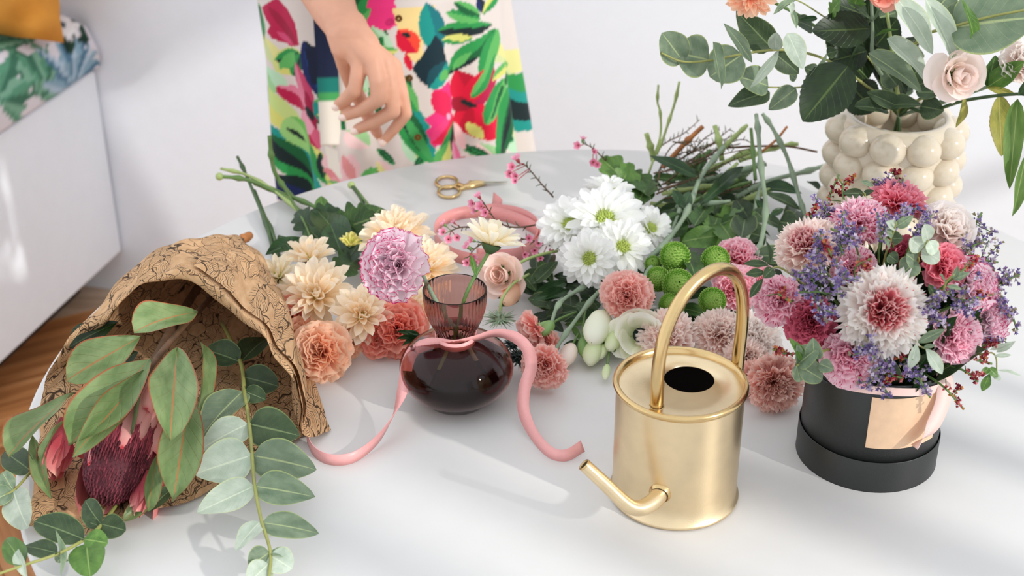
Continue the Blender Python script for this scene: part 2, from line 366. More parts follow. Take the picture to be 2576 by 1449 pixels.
# ------------------------------------------------------------------ the room
ca, sa = 0.97, 0.245
WD = Vector((ca, -sa, 0)).normalized()          # along the back wall, to the right
WN = Vector((-WD.y, WD.x, 0)) * -1              # out of the back wall, towards the camera
CORNER = Vector((-0.867, 2.79, 0))              # far front foot of the bench
def RM(o):                                       # room-aligned frame at o: x along wall, y away from the camera
    X = WD; Yv = -WN
    return Matrix(((X.x, Yv.x, 0, o.x), (X.y, Yv.y, 0, o.y), (0, 0, 1, o.z), (0, 0, 0, 1)))
RO = RM(Vector((CORNER.x, CORNER.y, 0)))
struct(MB().box((-0.7, 0.02, -.06), (3.6, 0.14, 2.6), RO).build('wall_back', M['wall'], smooth=False))
struct(MB().box((-0.67, -3.6, -.06), (-0.55, 0.02, 2.6), RO).build('wall_left', M['wall'], smooth=False))
fl = struct(MB().box((-0.8, -4.2, -0.06), (3.6, 0.02, -0.008), RO).build('floor', M['oak_slab'], smooth=False))
# herringbone parquet in the part of the floor that shows
pm = MB()
pl, pw, g = 0.36, 0.072, 0.0012
pm.box((-pl / 2 + g, -pw / 2 + g, -0.008), (pl / 2 - g, pw / 2 - g, 0.0)); pmesh = pm.mesh('plank', False); pmesh.materials.append(M['oak'])
a45 = R(45)
def plank(cx, cy, ang):
    Mx = RO @ Matrix.Translation((cx, cy, 0)) @ Matrix.Rotation(ang, 4, 'Z')
    o = bpy.data.objects.new('plank', pmesh); COL.objects.link(o); o.parent = fl; o.matrix_basis = Mx
cnt = 0
s2 = math.sqrt(2)
for col_ in range(-3, 6):
    for row in range(-40, 6):
        # one herringbone cell: two planks at +-45 degrees, stepping along y by the plank width * sqrt2
        bx = col_ * (pl / s2) * 1.0; by = row * pw * s2
        ang = a45 if col_ % 2 == 0 else -a45
        if col_ % 2: by += pw * s2 / 2
        x, y = bx, by
        if -0.62 < x < 1.15 and -2.45 < y < -0.02:
            plank(x, y, ang); cnt += 1
# daylight window wall far to the right: frame, mullions
wr = struct(MB().box((3.3, -4.2, 0), (3.42, -3.3, 2.6), RO).box((3.3, -3.3, 2.35), (3.42, 0.02, 2.6), RO).box((3.3, -3.3, 0), (3.42, 0.02, 0.35), RO).build('wall_right', M['wall'], smooth=False))
wn = struct(MB().box((3.33, -3.3, 0.35), (3.39, -3.24, 2.35), RO).box((3.33, -0.06, 0.35), (3.39, 0.0, 2.35), RO).box((3.33, -3.3, 2.29), (3.39, 0, 2.35), RO).box((3.33, -3.3, 0.35), (3.39, 0, 0.41), RO)
            .box((3.33, -1.12, 0.35), (3.39, -1.06, 2.35), RO).box((3.33, -2.2, 0.35), (3.39, -2.14, 2.35), RO).box((3.34, -2.0, 0.4), (3.38, -1.96, 2.3), RO).box((3.34, -1.86, 0.4), (3.38, -1.83, 2.3), RO).box((3.34, -2.36, 0.4), (3.38, -2.33, 2.3), RO).box((3.34, -2.52, 0.4), (3.38, -2.47, 2.3), RO).box((3.335, -3.3, 1.3), (3.385, 0, 1.34), RO).build('window_1', M['white'], smooth=False))

# ------------------------------------------------------------------ bench, cushion, pillow
bench = thing('storage_bench', 'white storage bench with smooth front standing along the wall', 'bench', RO @ Vector((-0.25, -1.0, 0)))
def child_rm(mb, name, m, par, smooth=False):
    mb.v = [tuple(L(par, RO @ Vector(p))) for p in mb.v]; return mb.build(name, m, par, smooth)
def bev(o, w_=0.004, seg=2):
    b = o.modifiers.new('bevel', 'BEVEL'); b.width = w_; b.segments = seg; b.limit_method = 'ANGLE'; return o
bev(child_rm(MB().box((-0.549, -2.2, 0.10), (0, 0.012, 0.52)), 'body', M['white'], bench), 0.004)
child_rm(MB().box((-0.549, -2.15, 0.0), (-0.10, -0.02, 0.10)), 'plinth', M['dark'], bench)

def leafshape(s, t, ax, ay, bx, by, wd):         # masks on (s,t) arrays: along axis 0..1, across -1..1
    dx, dy = bx - ax, by - ay; ln = math.hypot(dx, dy) + 1e-9
    a = ((s - ax) * dx + (t - ay) * dy) / ln ** 2
    c = (-(s - ax) * dy + (t - ay) * dx) / ln
    prof = wd / 2 * np.sin(np.pi * np.clip(a, 0, 1)) ** 0.7
    return (a > 0) & (a < 1) & (np.abs(c) < prof), a, c / (prof + 1e-9)
def paint_leaf(colr, s, t, p, wd, c1, c2=None, c3=None):
    m, a, c = leafshape(s, t, *p, wd)
    colr[m] = c1[:3]
    if c2 is not None: colr[m & (c > 0.1)] = c2[:3]
    if c3 is not None: colr[m & (np.abs(c + 0.3) < 0.2) & (a > .15) & (a < .85)] = c3[:3]
def inpoly(s, t, poly):
    r = np.zeros(s.shape, bool); n = len(poly); j = n - 1
    for i in range(n):
        xi, yi = poly[i]; xj, yj = poly[j]
        k = ((yi > t) != (yj > t)) & (s < (xj - xi) * (t - yi) / (yj - yi + 1e-12) + xi); r ^= k; j = i
    return r

def make_cushion():
    nu, nv = 150, 110; z0, z1 = 0.52, 0.648; x0, x1 = -0.545, 0.012
    # cross-section path: bottom front -> front -> rounded -> top -> back
    h = (z1 - z0)
    def prof(a):
        pts = [(x1 - 0.03, z0), (x1, z0 + 0.012), (x1 + 0.008, z0 + h * 0.5), (x1 - 0.008, z1 - 0.018), (x1 - 0.05, z1), (x1 - 0.25, z1 + 0.006), (x0 + 0.04, z1), (x0, z1 - 0.02), (x0, z0)]
        d = [0]
        for i in range(1, len(pts)): d.append(d[-1] + math.dist(pts[i - 1], pts[i]))
        q = a * d[-1]
        for i in range(1, len(pts)):
            if q <= d[i] + 1e-9:
                k = (q - d[i - 1]) / (d[i] - d[i - 1]); return lerp(pts[i - 1][0], pts[i][0], k), lerp(pts[i - 1][1], pts[i][1], k), q
        return pts[-1][0], pts[-1][1], q
    v = []; st = []
    for j in range(nv + 1):
        b = j / nv; y = lerp(-1.1, 0.01, b)
        e = min(1, (1 - b) * 1.11 / 0.035); e = math.sqrt(max(0, 1 - (1 - e) ** 2))
        for i in range(nu + 1):
            x, z, q = prof(i / nu)
            zz = z0 + (z - z0) * (0.55 + 0.45 * e); v.append(RO @ Vector((x, y - (1 - e) * 0.0, zz))); st.append((q, -y))
    f = [(j * (nu + 1) + i, j * (nu + 1) + i + 1, (j + 1) * (nu + 1) + i + 1, (j + 1) * (nu + 1) + i) for j in range(nv) for i in range(nu)]
    f += [tuple(nv * (nu + 1) + i for i in range(nu + 1)), tuple(reversed(range(nu + 1)))]
    st = np.array(st); s, t = st[:, 0], st[:, 1]
    c = np.tile(np.array(C(226, 222, 228)[:3]), (len(v), 1)); rng = random.Random(5)
    greens = [C(92, 150, 120), C(128, 176, 150), C(64, 116, 92)]; blues = [C(84, 124, 150), C(136, 170, 188), C(176, 198, 214)]
    fans = [(.16, .16, 1), (.30, .30, 1), (.05, .22, 1), (.10, .36, 1), (.02, .40, 0), (.22, .44, 0), (.04, .55, 0), (.02, .10, 0), (.30, .05, 0), (.40, .18, 1)] + [(rng.uniform(0, .62), rng.uniform(-.02, 1.1), k % 2) for k in range(8)]
    for k, (cx, cy, g_) in enumerate(fans):       # palm fans
        a0 = rng.uniform(0, 6.28); pal = greens if g_ else blues
        for q in range(11):
            an = a0 + (q - 5) * 0.24; ln = rng.uniform(0.09, 0.16)
            paint_leaf(c, s, t, (cx, cy, cx + ln * math.cos(an), cy + ln * math.sin(an)), 0.026, pal[q % 3], pal[(q + 1) % 3])
    for cx, cy in ((0.07, 0.47), (0.02, 0.60), (0.16, 0.06), (0.12, 0.85), (0.4, 0.4), (0.3, 0.7), (0.5, 0.1)):
        for q in range(6):
            an = q * 1.05 + 0.5; paint_leaf(c, s, t, (cx, cy, cx + 0.075 * math.cos(an), cy + 0.075 * math.sin(an)), 0.045, C(22, 50, 38), C(34, 66, 48))
        for q in range(9):
            an = q * 0.7; paint_leaf(c, s, t, (cx, cy, cx + 0.05 * math.cos(an), cy + 0.05 * math.sin(an)), 0.028, C(240, 236, 236), C(222, 218, 222))
        m = (s - cx) ** 2 + (t - cy) ** 2 < 0.011 ** 2; c[m] = C(30, 70, 84)[:3]
    mb = MB(); mb.add(v, f, [tuple(x) for x in st], [tuple(x) + (1,) for x in c])
    M['cush'] = vcol_mat('tropical_print_fabric', 0.85, bump=0.1)
    o = mb.build('seat_cushion', M['cush']); tag(o, 'white seat cushion with green and blue tropical leaf print on the bench', 'cushion')
make_cushion()

def make_pillow():
    tipp = T(150, 100, -.088); xx = Vector((.98, .06, -.03)).normalized(); up = Vector((-.12, .40, .90)); up = (up - xx * up.dot(xx)).normalized(); nn = xx.cross(up)
    c_ = tipp - xx * .205 + up * .205; Mx = Matrix(((xx.x, up.x, nn.x, c_.x), (xx.y, up.y, nn.y, c_.y), (xx.z, up.z, nn.z, c_.z), (0, 0, 0, 1)))
    n = 30; v = []; f = []
    for sgn in (1, -1):
        o = len(v)
        for j in range(n + 1):
            for i in range(n + 1):
                a, b = i / n * 2 - 1, j / n * 2 - 1
                e = (max(0, 1 - a * a) * max(0, 1 - b * b)) ** 0.42
                pinch = 1 - 0.17 * (1 - abs(a)) ** 1.5 * abs(b) ** 3; pinch2 = 1 - 0.17 * (1 - abs(b)) ** 1.5 * abs(a) ** 3
                wr_ = 0.010 * math.sin(7 * a + 4 * b) * (a * a + b * b) * 0.5 + 0.006 * math.sin(15 * (a - b)) * abs(a * b)
                v.append(Mx @ Vector((a * 0.21 * pinch2, b * 0.21 * pinch, sgn * e * 0.095 + wr_ * 2.2)))
        for j in range(n):
            for i in range(n):
                q = (o + j * (n + 1) + i, o + j * (n + 1) + i + 1, o + (j + 1) * (n + 1) + i + 1, o + (j + 1) * (n + 1) + i)
                f.append(q if sgn > 0 else q[::-1])
    tag(MB().add(v, f).build('throw_pillow', M['velvet']), 'mustard yellow velvet throw pillow resting on the printed cushion', 'pillow')
make_pillow()

# ------------------------------------------------------------------ table
TC = Vector((0.118, 1.264, 0)); TR = 0.612
tb = thing('round_table', 'large round white table carrying all the flowers', 'table', (TC.x, TC.y, 0))
lathe(m_ := MB(), [(0.001, TZ - 0.030), (TR - 0.05, TZ - 0.030), (TR - 0.012, TZ - 0.016), (TR - 0.002, TZ - 0.008), (TR, TZ - 0.005), (TR - 0.001, TZ - 0.0015), (TR - 0.004, TZ), (0.001, TZ)], 160)
m_.build('tabletop', M['table'], tb)
lathe(m_ := MB(), [(0.001, 0.02), (0.27, 0.018), (0.29, 0.012), (0.29, 0.0)], 64); m_.build('base_plate', M['white'], tb)
lathe(m_ := MB(), [(0.25, 0.02), (0.10, 0.05), (0.05, 0.14), (0.042, 0.35), (0.05, 0.58), (0.14, 0.69), (0.2, TZ - 0.029)], 48); m_.build('pedestal', M['white'], tb)

# ------------------------------------------------------------------ watering can
wc = thing('watering_can', 'brushed gold metal watering can with round hoop handle', 'watering can', (0.1498, 1.0667, TZ))
cr, ch = 0.0572, 0.121
prof = [(0.001, 0.001), (cr - 0.001, 0.001), (cr + 0.0022, 0.002), (cr + 0.0026, 0.0035), (cr + 0.0022, 0.005), (cr, 0.0065)] + [(cr, 0.0065 + (ch - 0.0095) * k / 6) for k in range(1, 7)]
lathe(m_ := MB(), prof, 96); m_.build('body', M['brass'], wc)
lathe(m_ := MB(), [(cr - 0.0005, ch - 0.006), (cr + 0.0022, ch - 0.0035), (cr + 0.0032, ch - 0.001), (cr + 0.0026, ch + 0.0012), (cr + 0.0004, ch + 0.002), (cr - 0.0018, ch + 0.001), (cr - 0.003, ch - 0.004)], 96); m_.build('top_rim', M['brass_sh'], wc)
# lid plate with an off-centre filling hole
hc, hr = Vector((0.009, 0.012)), 0.0225
v = []; n = 72
for k in range(n):
    q = 2 * math.pi * k / n; d = Vector((math.cos(q), math.sin(q)))
    oo = d * (cr - 0.0025); ii = hc + d * hr
    v += [(oo.x, oo.y, ch - 0.0035), (ii.x, ii.y, ch - 0.0045), (ii.x, ii.y, ch - 0.0058)]
f = []
for k in range(n):
    a, b = 3 * k, 3 * ((k + 1) % n); f += [(a, b, b + 1, a + 1), (a + 1, b + 1, b + 2, a + 2)]
MB().add(v, f).build('lid_plate', M['brass'], wc)
lathe(m_ := MB(), [(cr - 0.001, ch - 0.0065), (cr - 0.0012, 0.003), (0.001, 0.003)], 48); m_.build('inside_wall', M['black_in'], wc)
# handle hoop
hf = L(wc, T(1652, 1020, 0.118)); hb = L(wc, T(1856, 918, 0.118))
mid = (hf + hb) / 2; ax = (hf - hb) / 2
pts = [hf + Vector((0, 0, -0.001))]
for k in range(0, 33):
    q = math.pi * k / 32
    pts.append(mid + ax * (math.cos(q) * (1 + 0.16 * math.sin(q) ** 0.9)) + Vector((0, 0, 0.012 + 0.100 * math.sin(q) ** 0.82)) - ax * (0.12 * math.sin(q) ** 2))
pts.append(hb + Vector((0, 0, -0.014)))
tube(m_ := MB(), smooth_path(pts, 3), 0.0058, 16); m_.build('handle', M['brass_sh'], wc)
lathe(m_ := MB(), [(0.0075, -0.0015), (0.0075, 0.0005), (0.006, 0.001)], 20, Matrix.Translation(hf + Vector((0, 0, -0.0015)))); m_.build('handle_ferrule', M['brass_sh'], wc)
# spout: out of the foot of the body, elbow, up to the left
sp = [L(wc, p) for p in ((0.136, 1.030, TZ + 0.040), (0.1285, 1.010, TZ + 0.038), (0.118, 0.9985, TZ + 0.0365), (0.108, 0.993, TZ + 0.038), (0.098, 0.992, TZ + 0.0445), (0.080, 0.9955, TZ + 0.0625), (0.062, 0.999, TZ + 0.080))]
sp = smooth_path(sp, 4); ns = len(sp)
rr = [0.0083 - 0.0026 * (i / (ns - 1)) for i in range(ns)]
tube(m_ := MB(), sp, rr, 18, cap=False); tube(m_, list(reversed(sp)), [r * 0.82 for r in reversed(rr)], 18, cap=False)
m_.build('spout', M['brass'], wc)
d = (sp[-1] - sp[-2]).normalized(); q = frame(d).to_matrix().to_4x4()
lathe(m_ := MB(), [(0.0046, -0.0006), (0.0048, 0.0004), (0.0056, 0.0006), (0.006, 0), (0.0057, -0.0012)], 20, Matrix.Translation(sp[-1]) @ q); m_.build('spout_lip', M['brass_sh'], wc)
tube(m_ := MB(), [sp[-1] - d * 0.006, sp[-1] - d * 0.004], 0.0046, 14); m_.build('spout_shade_plug', M['black_in'], wc)  # dark plug stands for the shade down the spout mouth
d = (sp[1] - sp[0]).normalized(); q = frame(d).to_matrix().to_4x4()
lathe(m_ := MB(), [(0.0105, -0.002), (0.0098, 0.001), (0.0084, 0.003)], 20, Matrix.Translation(L(wc, (0.1305, 1.0135, TZ + 0.0385))) @ q); m_.build('spout_collar', M['brass_sh'], wc)

# ------------------------------------------------------------------ glass vase with water
m, nt, b = newmat('plum_glass'); b.inputs['Base Color'].default_value = C(222, 180, 174); b.inputs['Transmission Weight'].default_value = 1; b.inputs['Roughness'].default_value = 0.01; b.inputs['IOR'].default_value = 1.33
M['glass'] = m
m, nt, b = newmat('tinted_water'); b.inputs['Base Color'].default_value = C(62, 22, 34); b.inputs['Transmission Weight'].default_value = 1; b.inputs['Roughness'].default_value = 0.0; b.inputs['IOR'].default_value = 1.02
M['water'] = m
VC = Vector((-0.0562, 1.2235, TZ))
vs = thing('glass_vase', 'plum tinted glass bud vase with round belly and ribbed cup', 'vase', VC)
br, bz = 0.0578, 0.0385
outer = [(0.001, 0.0), (0.026, 0.0), (0.032, 0.002)]
for k in range(1, 22):
    a = -math.pi / 2 + math.pi * (0.19 + 0.735 * k / 21); outer.append((br * math.cos(a), bz + 0.0385 * math.sin(a)))
outer += [(0.0182, 0.0765), (0.0178, 0.0785), (0.0192, 0.082), (0.0232, 0.089), (0.0272, 0.098), (0.0300, 0.108), (0.0314, 0.119), (0.0318, 0.1285)]
inner = [(max(0.001, r - 0.0016 - (0.0012 if z < 0.01 else 0)), max(z, 0.0025)) for r, z in outer]
def rib(r, z, q):
    if z < 0.079: 
        return r
    return r * (1 + 0.012 * math.cos(44 * (q + z * 14)) * sm(0.079, 0.09, z) * (1 - sm(0.124, 0.128, z)))
lathe(m_ := MB(), outer + [(0.0312, 0.1296), (0.0304, 0.1290)] + list(reversed(inner)), 264, rfn=rib); m_.build('glass_body', M['glass'], vs)
wl = 0.044; wp = [(0.001, 0.0029)] + [(r - 0.0010, z) for r, z in inner if 0.003 < z < wl] + [(0.0548, wl), (0.001, wl)]
lathe(m_ := MB(), wp, 264); m_.build('water', M['water'], vs)

# ------------------------------------------------------------------ ribbons
def strip(mb, pts, wdirs, wid, n=6):
    P = smooth_path(pts, n); Wd = smooth_path(wdirs, n); th = 0.0003
    v = []; uv = []
    for i, (p, w_) in enumerate(zip(P, Wd)):
        t = (P[min(i + 1, len(P) - 1)] - P[max(i - 1, 0)]).normalized(); w_ = (w_ - t * w_.dot(t)).normalized(); nn = t.cross(w_)
        for a, s in ((-.5, 1), (.5, 1), (.5, -1), (-.5, -1)): v.append(p + w_ * (wid * a) + nn * th * s); uv.append((a + .5, i / len(P)))
    f = []
    for i in range(len(P) - 1):
        for k in range(4): f.append((i * 4 + k, i * 4 + (k + 1) % 4, i * 4 + 4 + (k + 1) % 4, i * 4 + 4 + k))
    f += [(3, 2, 1, 0), tuple(len(v) - 4 + k for k in range(4))]
    return mb.add(v, f, uv)
Z = Vector((0, 0, 1)); X = Vector((1, 0, 0)); Yv = Vector((0, 1, 0))
hw = 0.0062
tail = [((772, 1100), .0065, Z), ((790, 1135), .0065, Z), ((830, 1156), .0065, Z), ((890, 1150), .0066, Z), ((950, 1105), .009, Z + X * .15), ((995, 1035), .020, Z * .8 + X * .5), ((1016, 970), .034, Z * .3 + X), ((1024, 920), .048, X - Yv * .2),
        ((1042, 882), .062, X * .8 + Z * .7), ((1085, 864), .0735, Z + X * .2), ((1145, 862), .0775, Z * .8 - Yv * .5), ((1195, 852), .079, Z - Yv * .6), ((1245, 838), .083, Z * .9 - Yv * .4), ((1295, 848), .080, Z * .8 + X * .3), ((1328, 880), .068, Z * .3 + X), ((1336, 925), .050, X + Yv * .2),
        ((1320, 975), .034, X * .8 + Z * .2), ((1318, 1035), .0175, X * .9 + Z * .5), ((1345, 1095), .009, X * .5 + Z), ((1385, 1138), .0065, Z + X * .3), ((1425, 1145), .0065, Z + Yv * .2), ((1466, 1122), .010, Z + Yv * .4)]
rb = strip(MB(), [T(p[0], p[1], z) for p, z, w_ in tail], [w_ for p, z, w_ in tail], 0.0125).build('satin_ribbon', M['ribbon'])
tag(rb, 'long pink satin ribbon tied round the glass vase neck with trailing tails', 'ribbon')
ring = []
for k in range(25):
    q = R(200) - R(345) * k / 24; ring.append(VC + Vector((math.cos(q) * 0.0205, math.sin(q) * 0.0205, 0.0775 + 0.004 * math.sin(q))))
bo = strip(MB(), ring, [Z] * len(ring), 0.009, 2).build('neck_loop', M['ribbon']); bo.parent = rb
lc = T(1222, 590, 0.009)
pts = []
for k in range(34):
    q = R(100) - R(560) * k / 33; r_ = 0.070 + 0.005 * math.sin(k * 0.7) - 0.0002 * k
    pts.append(lc + Vector((math.cos(q) * r_ * 1.02, math.sin(q) * r_ * 0.95, 0.0005 * math.sin(k))))
pts = [T(1240, 498, .0095), T(1262, 522, .009)] + pts
lo = strip(MB(), pts, [Z + Yv * 0.25] * len(pts), 0.0165, 4).build('ribbon_coil', M['ribbon2']); tag(lo, 'coil of dusty pink ribbon lying in a loop behind the vase', 'ribbon')

# ------------------------------------------------------------------ scissors
scs = thing('embroidery_scissors', 'small gold embroidery scissors lying open-handled on the table', 'scissors', T(1180, 465, 0))
def SP(px, py, z=0.003): return L(scs, T(px, py, z))
for name, cx, cy, tip, arm in (('handle', 1124, 458, (1278, 457), [(1150, 462), (1172, 470), (1200, 465), (1222, 461)]), ('handle', 1130, 482, (1276, 460), [(1152, 478), (1172, 470), (1195, 460), (1222, 460)])):
    o = MB(); c_ = SP(cx, cy); rx = px2m(T(cx, cy), 27); 
    ringp = [c_ + Vector((math.cos(q) * rx, math.sin(q) * rx * 1.25, 0)) for q in [2 * math.pi * k / 24 for k in range(25)]]
    tube(o, ringp, 0.0022, 8, cap=False)
    tube(o, smooth_path([SP(*p) for p in arm], 4), [0.0022 + 0.002 * math.sin(math.pi * k / 12) for k in range(13)], 8)
    h_ = o.build(name, M['brass_sh'], scs)
    bl = MB(); a_ = SP(1215, 461, 0.003 + (0.001 if cy < 470 else 0)); t_ = SP(*tip)
    side = Vector((0, 1, 0)) * 0.0028
    bl.add([a_ - side, a_ + side, t_ + side * .1, t_ - side * .1, a_ - side + Z * .0012, a_ + side + Z * .0012, t_ + side * .1 + Z * .0008, t_ - side * .1 + Z * .0008], [(3, 2, 1, 0), (4, 5, 6, 7), (0, 1, 5, 4), (1, 2, 6, 5), (2, 3, 7, 6), (3, 0, 4, 7)])
    M.setdefault('steel', plain('steel', C(190, 186, 176), 0.25, metal=1.0))
    bl.build('blade', M['steel'], scs, False)
lathe(m_ := MB(), [(0.003, 0.001), (0.003, 0.006), (0.001, 0.0068)], 14, Matrix.Translation(SP(1184, 466, 0))); m_.build('pivot_screw', M['brass_sh'], scs)

# ------------------------------------------------------------------ black flower box
BC = Vector((0.342, 1.132, TZ))
bx = thing('hat_box', 'round black cardboard flower box standing in its lid', 'box', BC)
rb_, hb_ = 0.0645, 0.116
lathe(m_ := MB(), [(0.001, 0.003), (rb_, 0.003), (rb_, hb_ - 0.0006), (rb_ - 0.0005, hb_), (rb_ - 0.0018, hb_), (rb_ - 0.002, 0.006), (0.001, 0.006)], 96); m_.build('body', M['boxblack'], bx)
lathe(m_ := MB(), [(0.001, 0.0), (rb_ + 0.002, 0.0), (rb_ + 0.0018, 0.001), (rb_ + 0.0018, 0.0325), (rb_ + 0.0014, 0.0332), (rb_ + 0.0008, 0.0328), (rb_ + 0.0008, 0.002), (0.001, 0.002)], 96); m_.build('lid', M['boxblack'], bx)
# kraft card stuck on the front
def bend(px, py, off=0.0012):    # point on the box wall seen at this place
    o = CAM - BC; d = ray(px, py); r = rb_ + off
    a = d.x ** 2 + d.y ** 2; b_ = 2 * (o.x * d.x + o.y * d.y); c_ = o.x ** 2 + o.y ** 2 - r * r
    t = (-b_ - math.sqrt(max(0, b_ * b_ - 4 * a * c_))) / (2 * a); p = o + d * t
    return math.atan2(p.y, p.x), p.z
q0, zt = bend(2196, 988); q0b, zb = bend(2186, 1112)
q1 = q0 + R(62); zt = 0.103; zb = 0.0485
M['kraftcard'] = plain('kraft_card', C(226, 190, 156), 0.6, var=0.05, scale=120, bump=0.05, bscale=600)
v, f, uv = grid(24, 2, lambda a, b_: Vector(((rb_ + 0.0009) * math.cos(lerp(q0, q1, a)), (rb_ + 0.0009) * math.sin(lerp(q0, q1, a)), lerp(zb, zt, b_))))
MB().add(v, f, uv).build('kraft_card', M['kraftcard'], bx)
# blush ribbon lying round the rim and hanging down at the right
v, f, uv = grid(40, 2, lambda a, b_: Vector(((rb_ + 0.0016 + .001 * math.sin(9 * a)) * math.cos(lerp(R(-128), R(-35), a)), (rb_ + 0.0016) * math.sin(lerp(R(-128), R(-35), a)), hb_ - 0.0035 - 0.0085 * (1 - b_) + 0.003 * math.sin(a * 5))))
MB().add(v, f, uv).build('rim_ribbon', M['tulle'], bx)
tl = [(2372, 930), (2378, 960), (2372, 1010), (2352, 1060), (2328, 1095), (2300, 1125)]
tz = [.118, .110, .094, .077, .066, .056]
o_ = MB(); strip(o_, [L(bx, T(p[0], p[1], z)) for p, z in zip(tl, tz)], [X * 1 + Yv * .5, X + Yv * .4, X + Yv * .4, X + Yv * .4, X * .6 + Yv * .6, X * .2 + Yv * .8], 0.0165); o_.build('hanging_ribbon', M['tulle'], bx)
tube(m_ := MB(), smooth_path([L(bx, T(*p)) for p in ((2062, 945, .108), (2075, 958, .104), (2088, 962, .102), (2082, 952, .106))], 4), 0.0012, 6); m_.build('cord_knot', M['boxblack'], bx)

# ------------------------------------------------------------------ bubble vase
BV = Vector((0.462, 1.588, TZ))
bv = thing('bubble_vase', 'cream glazed ceramic vase covered in round bubbles', 'vase', BV)
nb = 10; rows = 5; Rv = 0.0595; bh = 0.0325
lathe(m_ := MB(), [(0.001, 0.0), (Rv, 0.0), (Rv + 0.009, 0.01), (Rv + 0.009, rows * bh - 0.004), (Rv + 0.001, rows * bh + 0.004), (Rv - 0.004, rows * bh + 0.0045), (Rv - 0.006, rows * bh), (Rv - 0.006, 0.02), (0.001, 0.012)], 64); m_.build('body', M['cream'], bv)
sb = MB(); v, f, uv = grid(20, 12, lambda a, b_: Vector((math.cos(a * 6.28318) * math.sin(b_ * math.pi), math.sin(a * 6.28318) * math.sin(b_ * math.pi), -math.cos(b_ * math.pi))), True)
sb.add(v, f, uv); sbm = sb.mesh('bubble')
for r_ in range(rows):
    for k in range(nb):
        q = 2 * math.pi * (k + 0.12 * r_) / nb + 0.25
        Mx = Matrix.Translation(((Rv + 0.0045) * math.cos(q), (Rv + 0.0045) * math.sin(q), bh * (r_ + 0.5))) @ Matrix.Scale(0.0218, 4) @ Matrix.Diagonal((1, 1, 0.88, 1))
        o = obj('bubble', sbm, M['cream'], bv); o.matrix_basis = Mx
# ------------------------------------------------------------------ flower and leaf builders
rnd = random.Random(11)
def fdir(f):                     # facing given as (right, up, towards the viewer) of the standing place
    return (VR * f[0] + VU * f[1] - VF * f[2]).normalized()

def make_carn_petal(seed, teeth=11, depth=0.07, amp=0.16, fringe=False):
    r_ = random.Random(seed); ph = r_.uniform(0, 6.28); fr = r_.uniform(7, 10); ph2 = r_.uniform(0, 6.28)
    a_ = R(46)
    def fn(a, b):
        u = a * 2 - 1; wdt = 0.32 + 0.68 * sm(0, 0.55, b)
        tri = abs(((a * teeth + ph) % 1) - 0.5) * 2
        d = depth * (0.6 + 0.8 * abs(math.sin(a * 17 + ph)))
        rad = b * (1 - (d * tri * b ** (3 if fringe else 7))) * (1 - 0.10 * u * u)
        an = u * a_ * wdt
        z = amp * b ** 1.6 * (math.sin(fr * u + ph) + 0.5 * math.sin(fr * 1.9 * u + ph2)) * 0.55 + 0.10 * b * b + 0.05 * u * u * b
        return Vector((rad * math.sin(an), rad * math.cos(an), z))
    v, f, uv = grid(teeth * 2 + 2, 6, fn); mb = MB(); mb.add(v, f, uv); return mb.mesh('petal')
CP = [make_carn_petal(s, 11, 0.08, 0.20) for s in range(4)]
CPf = [make_carn_petal(s + 20, 11, 0.20, 0.17, True) for s in range(4)]
CPs = [make_carn_petal(s + 40, 9, 0.03, 0.15) for s in range(3)]

def make_petal(wid, cup, curl, tip=1.0, nu=6, nv=9, pw_=0.7, seed=0):
    def fn(a, b):
        u = a * 2 - 1
        prof = wid * (0.25 + 0.75 * sm(0, 0.6, b)) * (math.sqrt(max(0, 1 - max(0, (b - 0.62) / 0.38) ** 2 * tip)))
        return Vector((u * prof, b, cup * u * u * prof + curl * b * b))
    v, f, uv = grid(nu, nv, fn); mb = MB(); mb.add(v, f, uv); return mb.mesh('petal')
MP = [make_petal(0.15, 0.9, 0.10), make_petal(0.17, 0.7, -0.05), make_petal(0.14, 1.2, 0.22)]
MPw = [make_petal(0.165, 0.8, 0.06), make_petal(0.18, 0.6, -0.08), make_petal(0.15, 0.9, 0.12)]

def place_petal(par, mesh, mat, az, el, ln, base=(0, 0, 0), tw=0.0, wd=1.0):
    Mx = Matrix.Translation(Vector(base)) @ Matrix.Rotation(az, 4, 'Z') @ Matrix.Rotation(el, 4, 'X') @ Matrix.Rotation(tw, 4, 'Y') @ Matrix.Diagonal((ln * wd, ln, ln, 1))
    o = obj('petal', mesh, mat, par); o.matrix_basis = Mx; return o

def stem_to(par, pts, r, mat, name='stem', nodes=0, n=8):
    P = smooth_path([L(par, p) for p in pts], 8); N = len(P)
    rr = [r] * N
    if nodes:
        for k in range(1, nodes + 1):
            i = int(N * k / (nodes + 0.5)) 
            for d_, m_ in ((-1, 1.35), (0, 1.75), (1, 1.3)):
                if 0 <= i + d_ < N: rr[i + d_] = r * m_
    return tube(MB(), P, rr, n).build(name, mat, par)

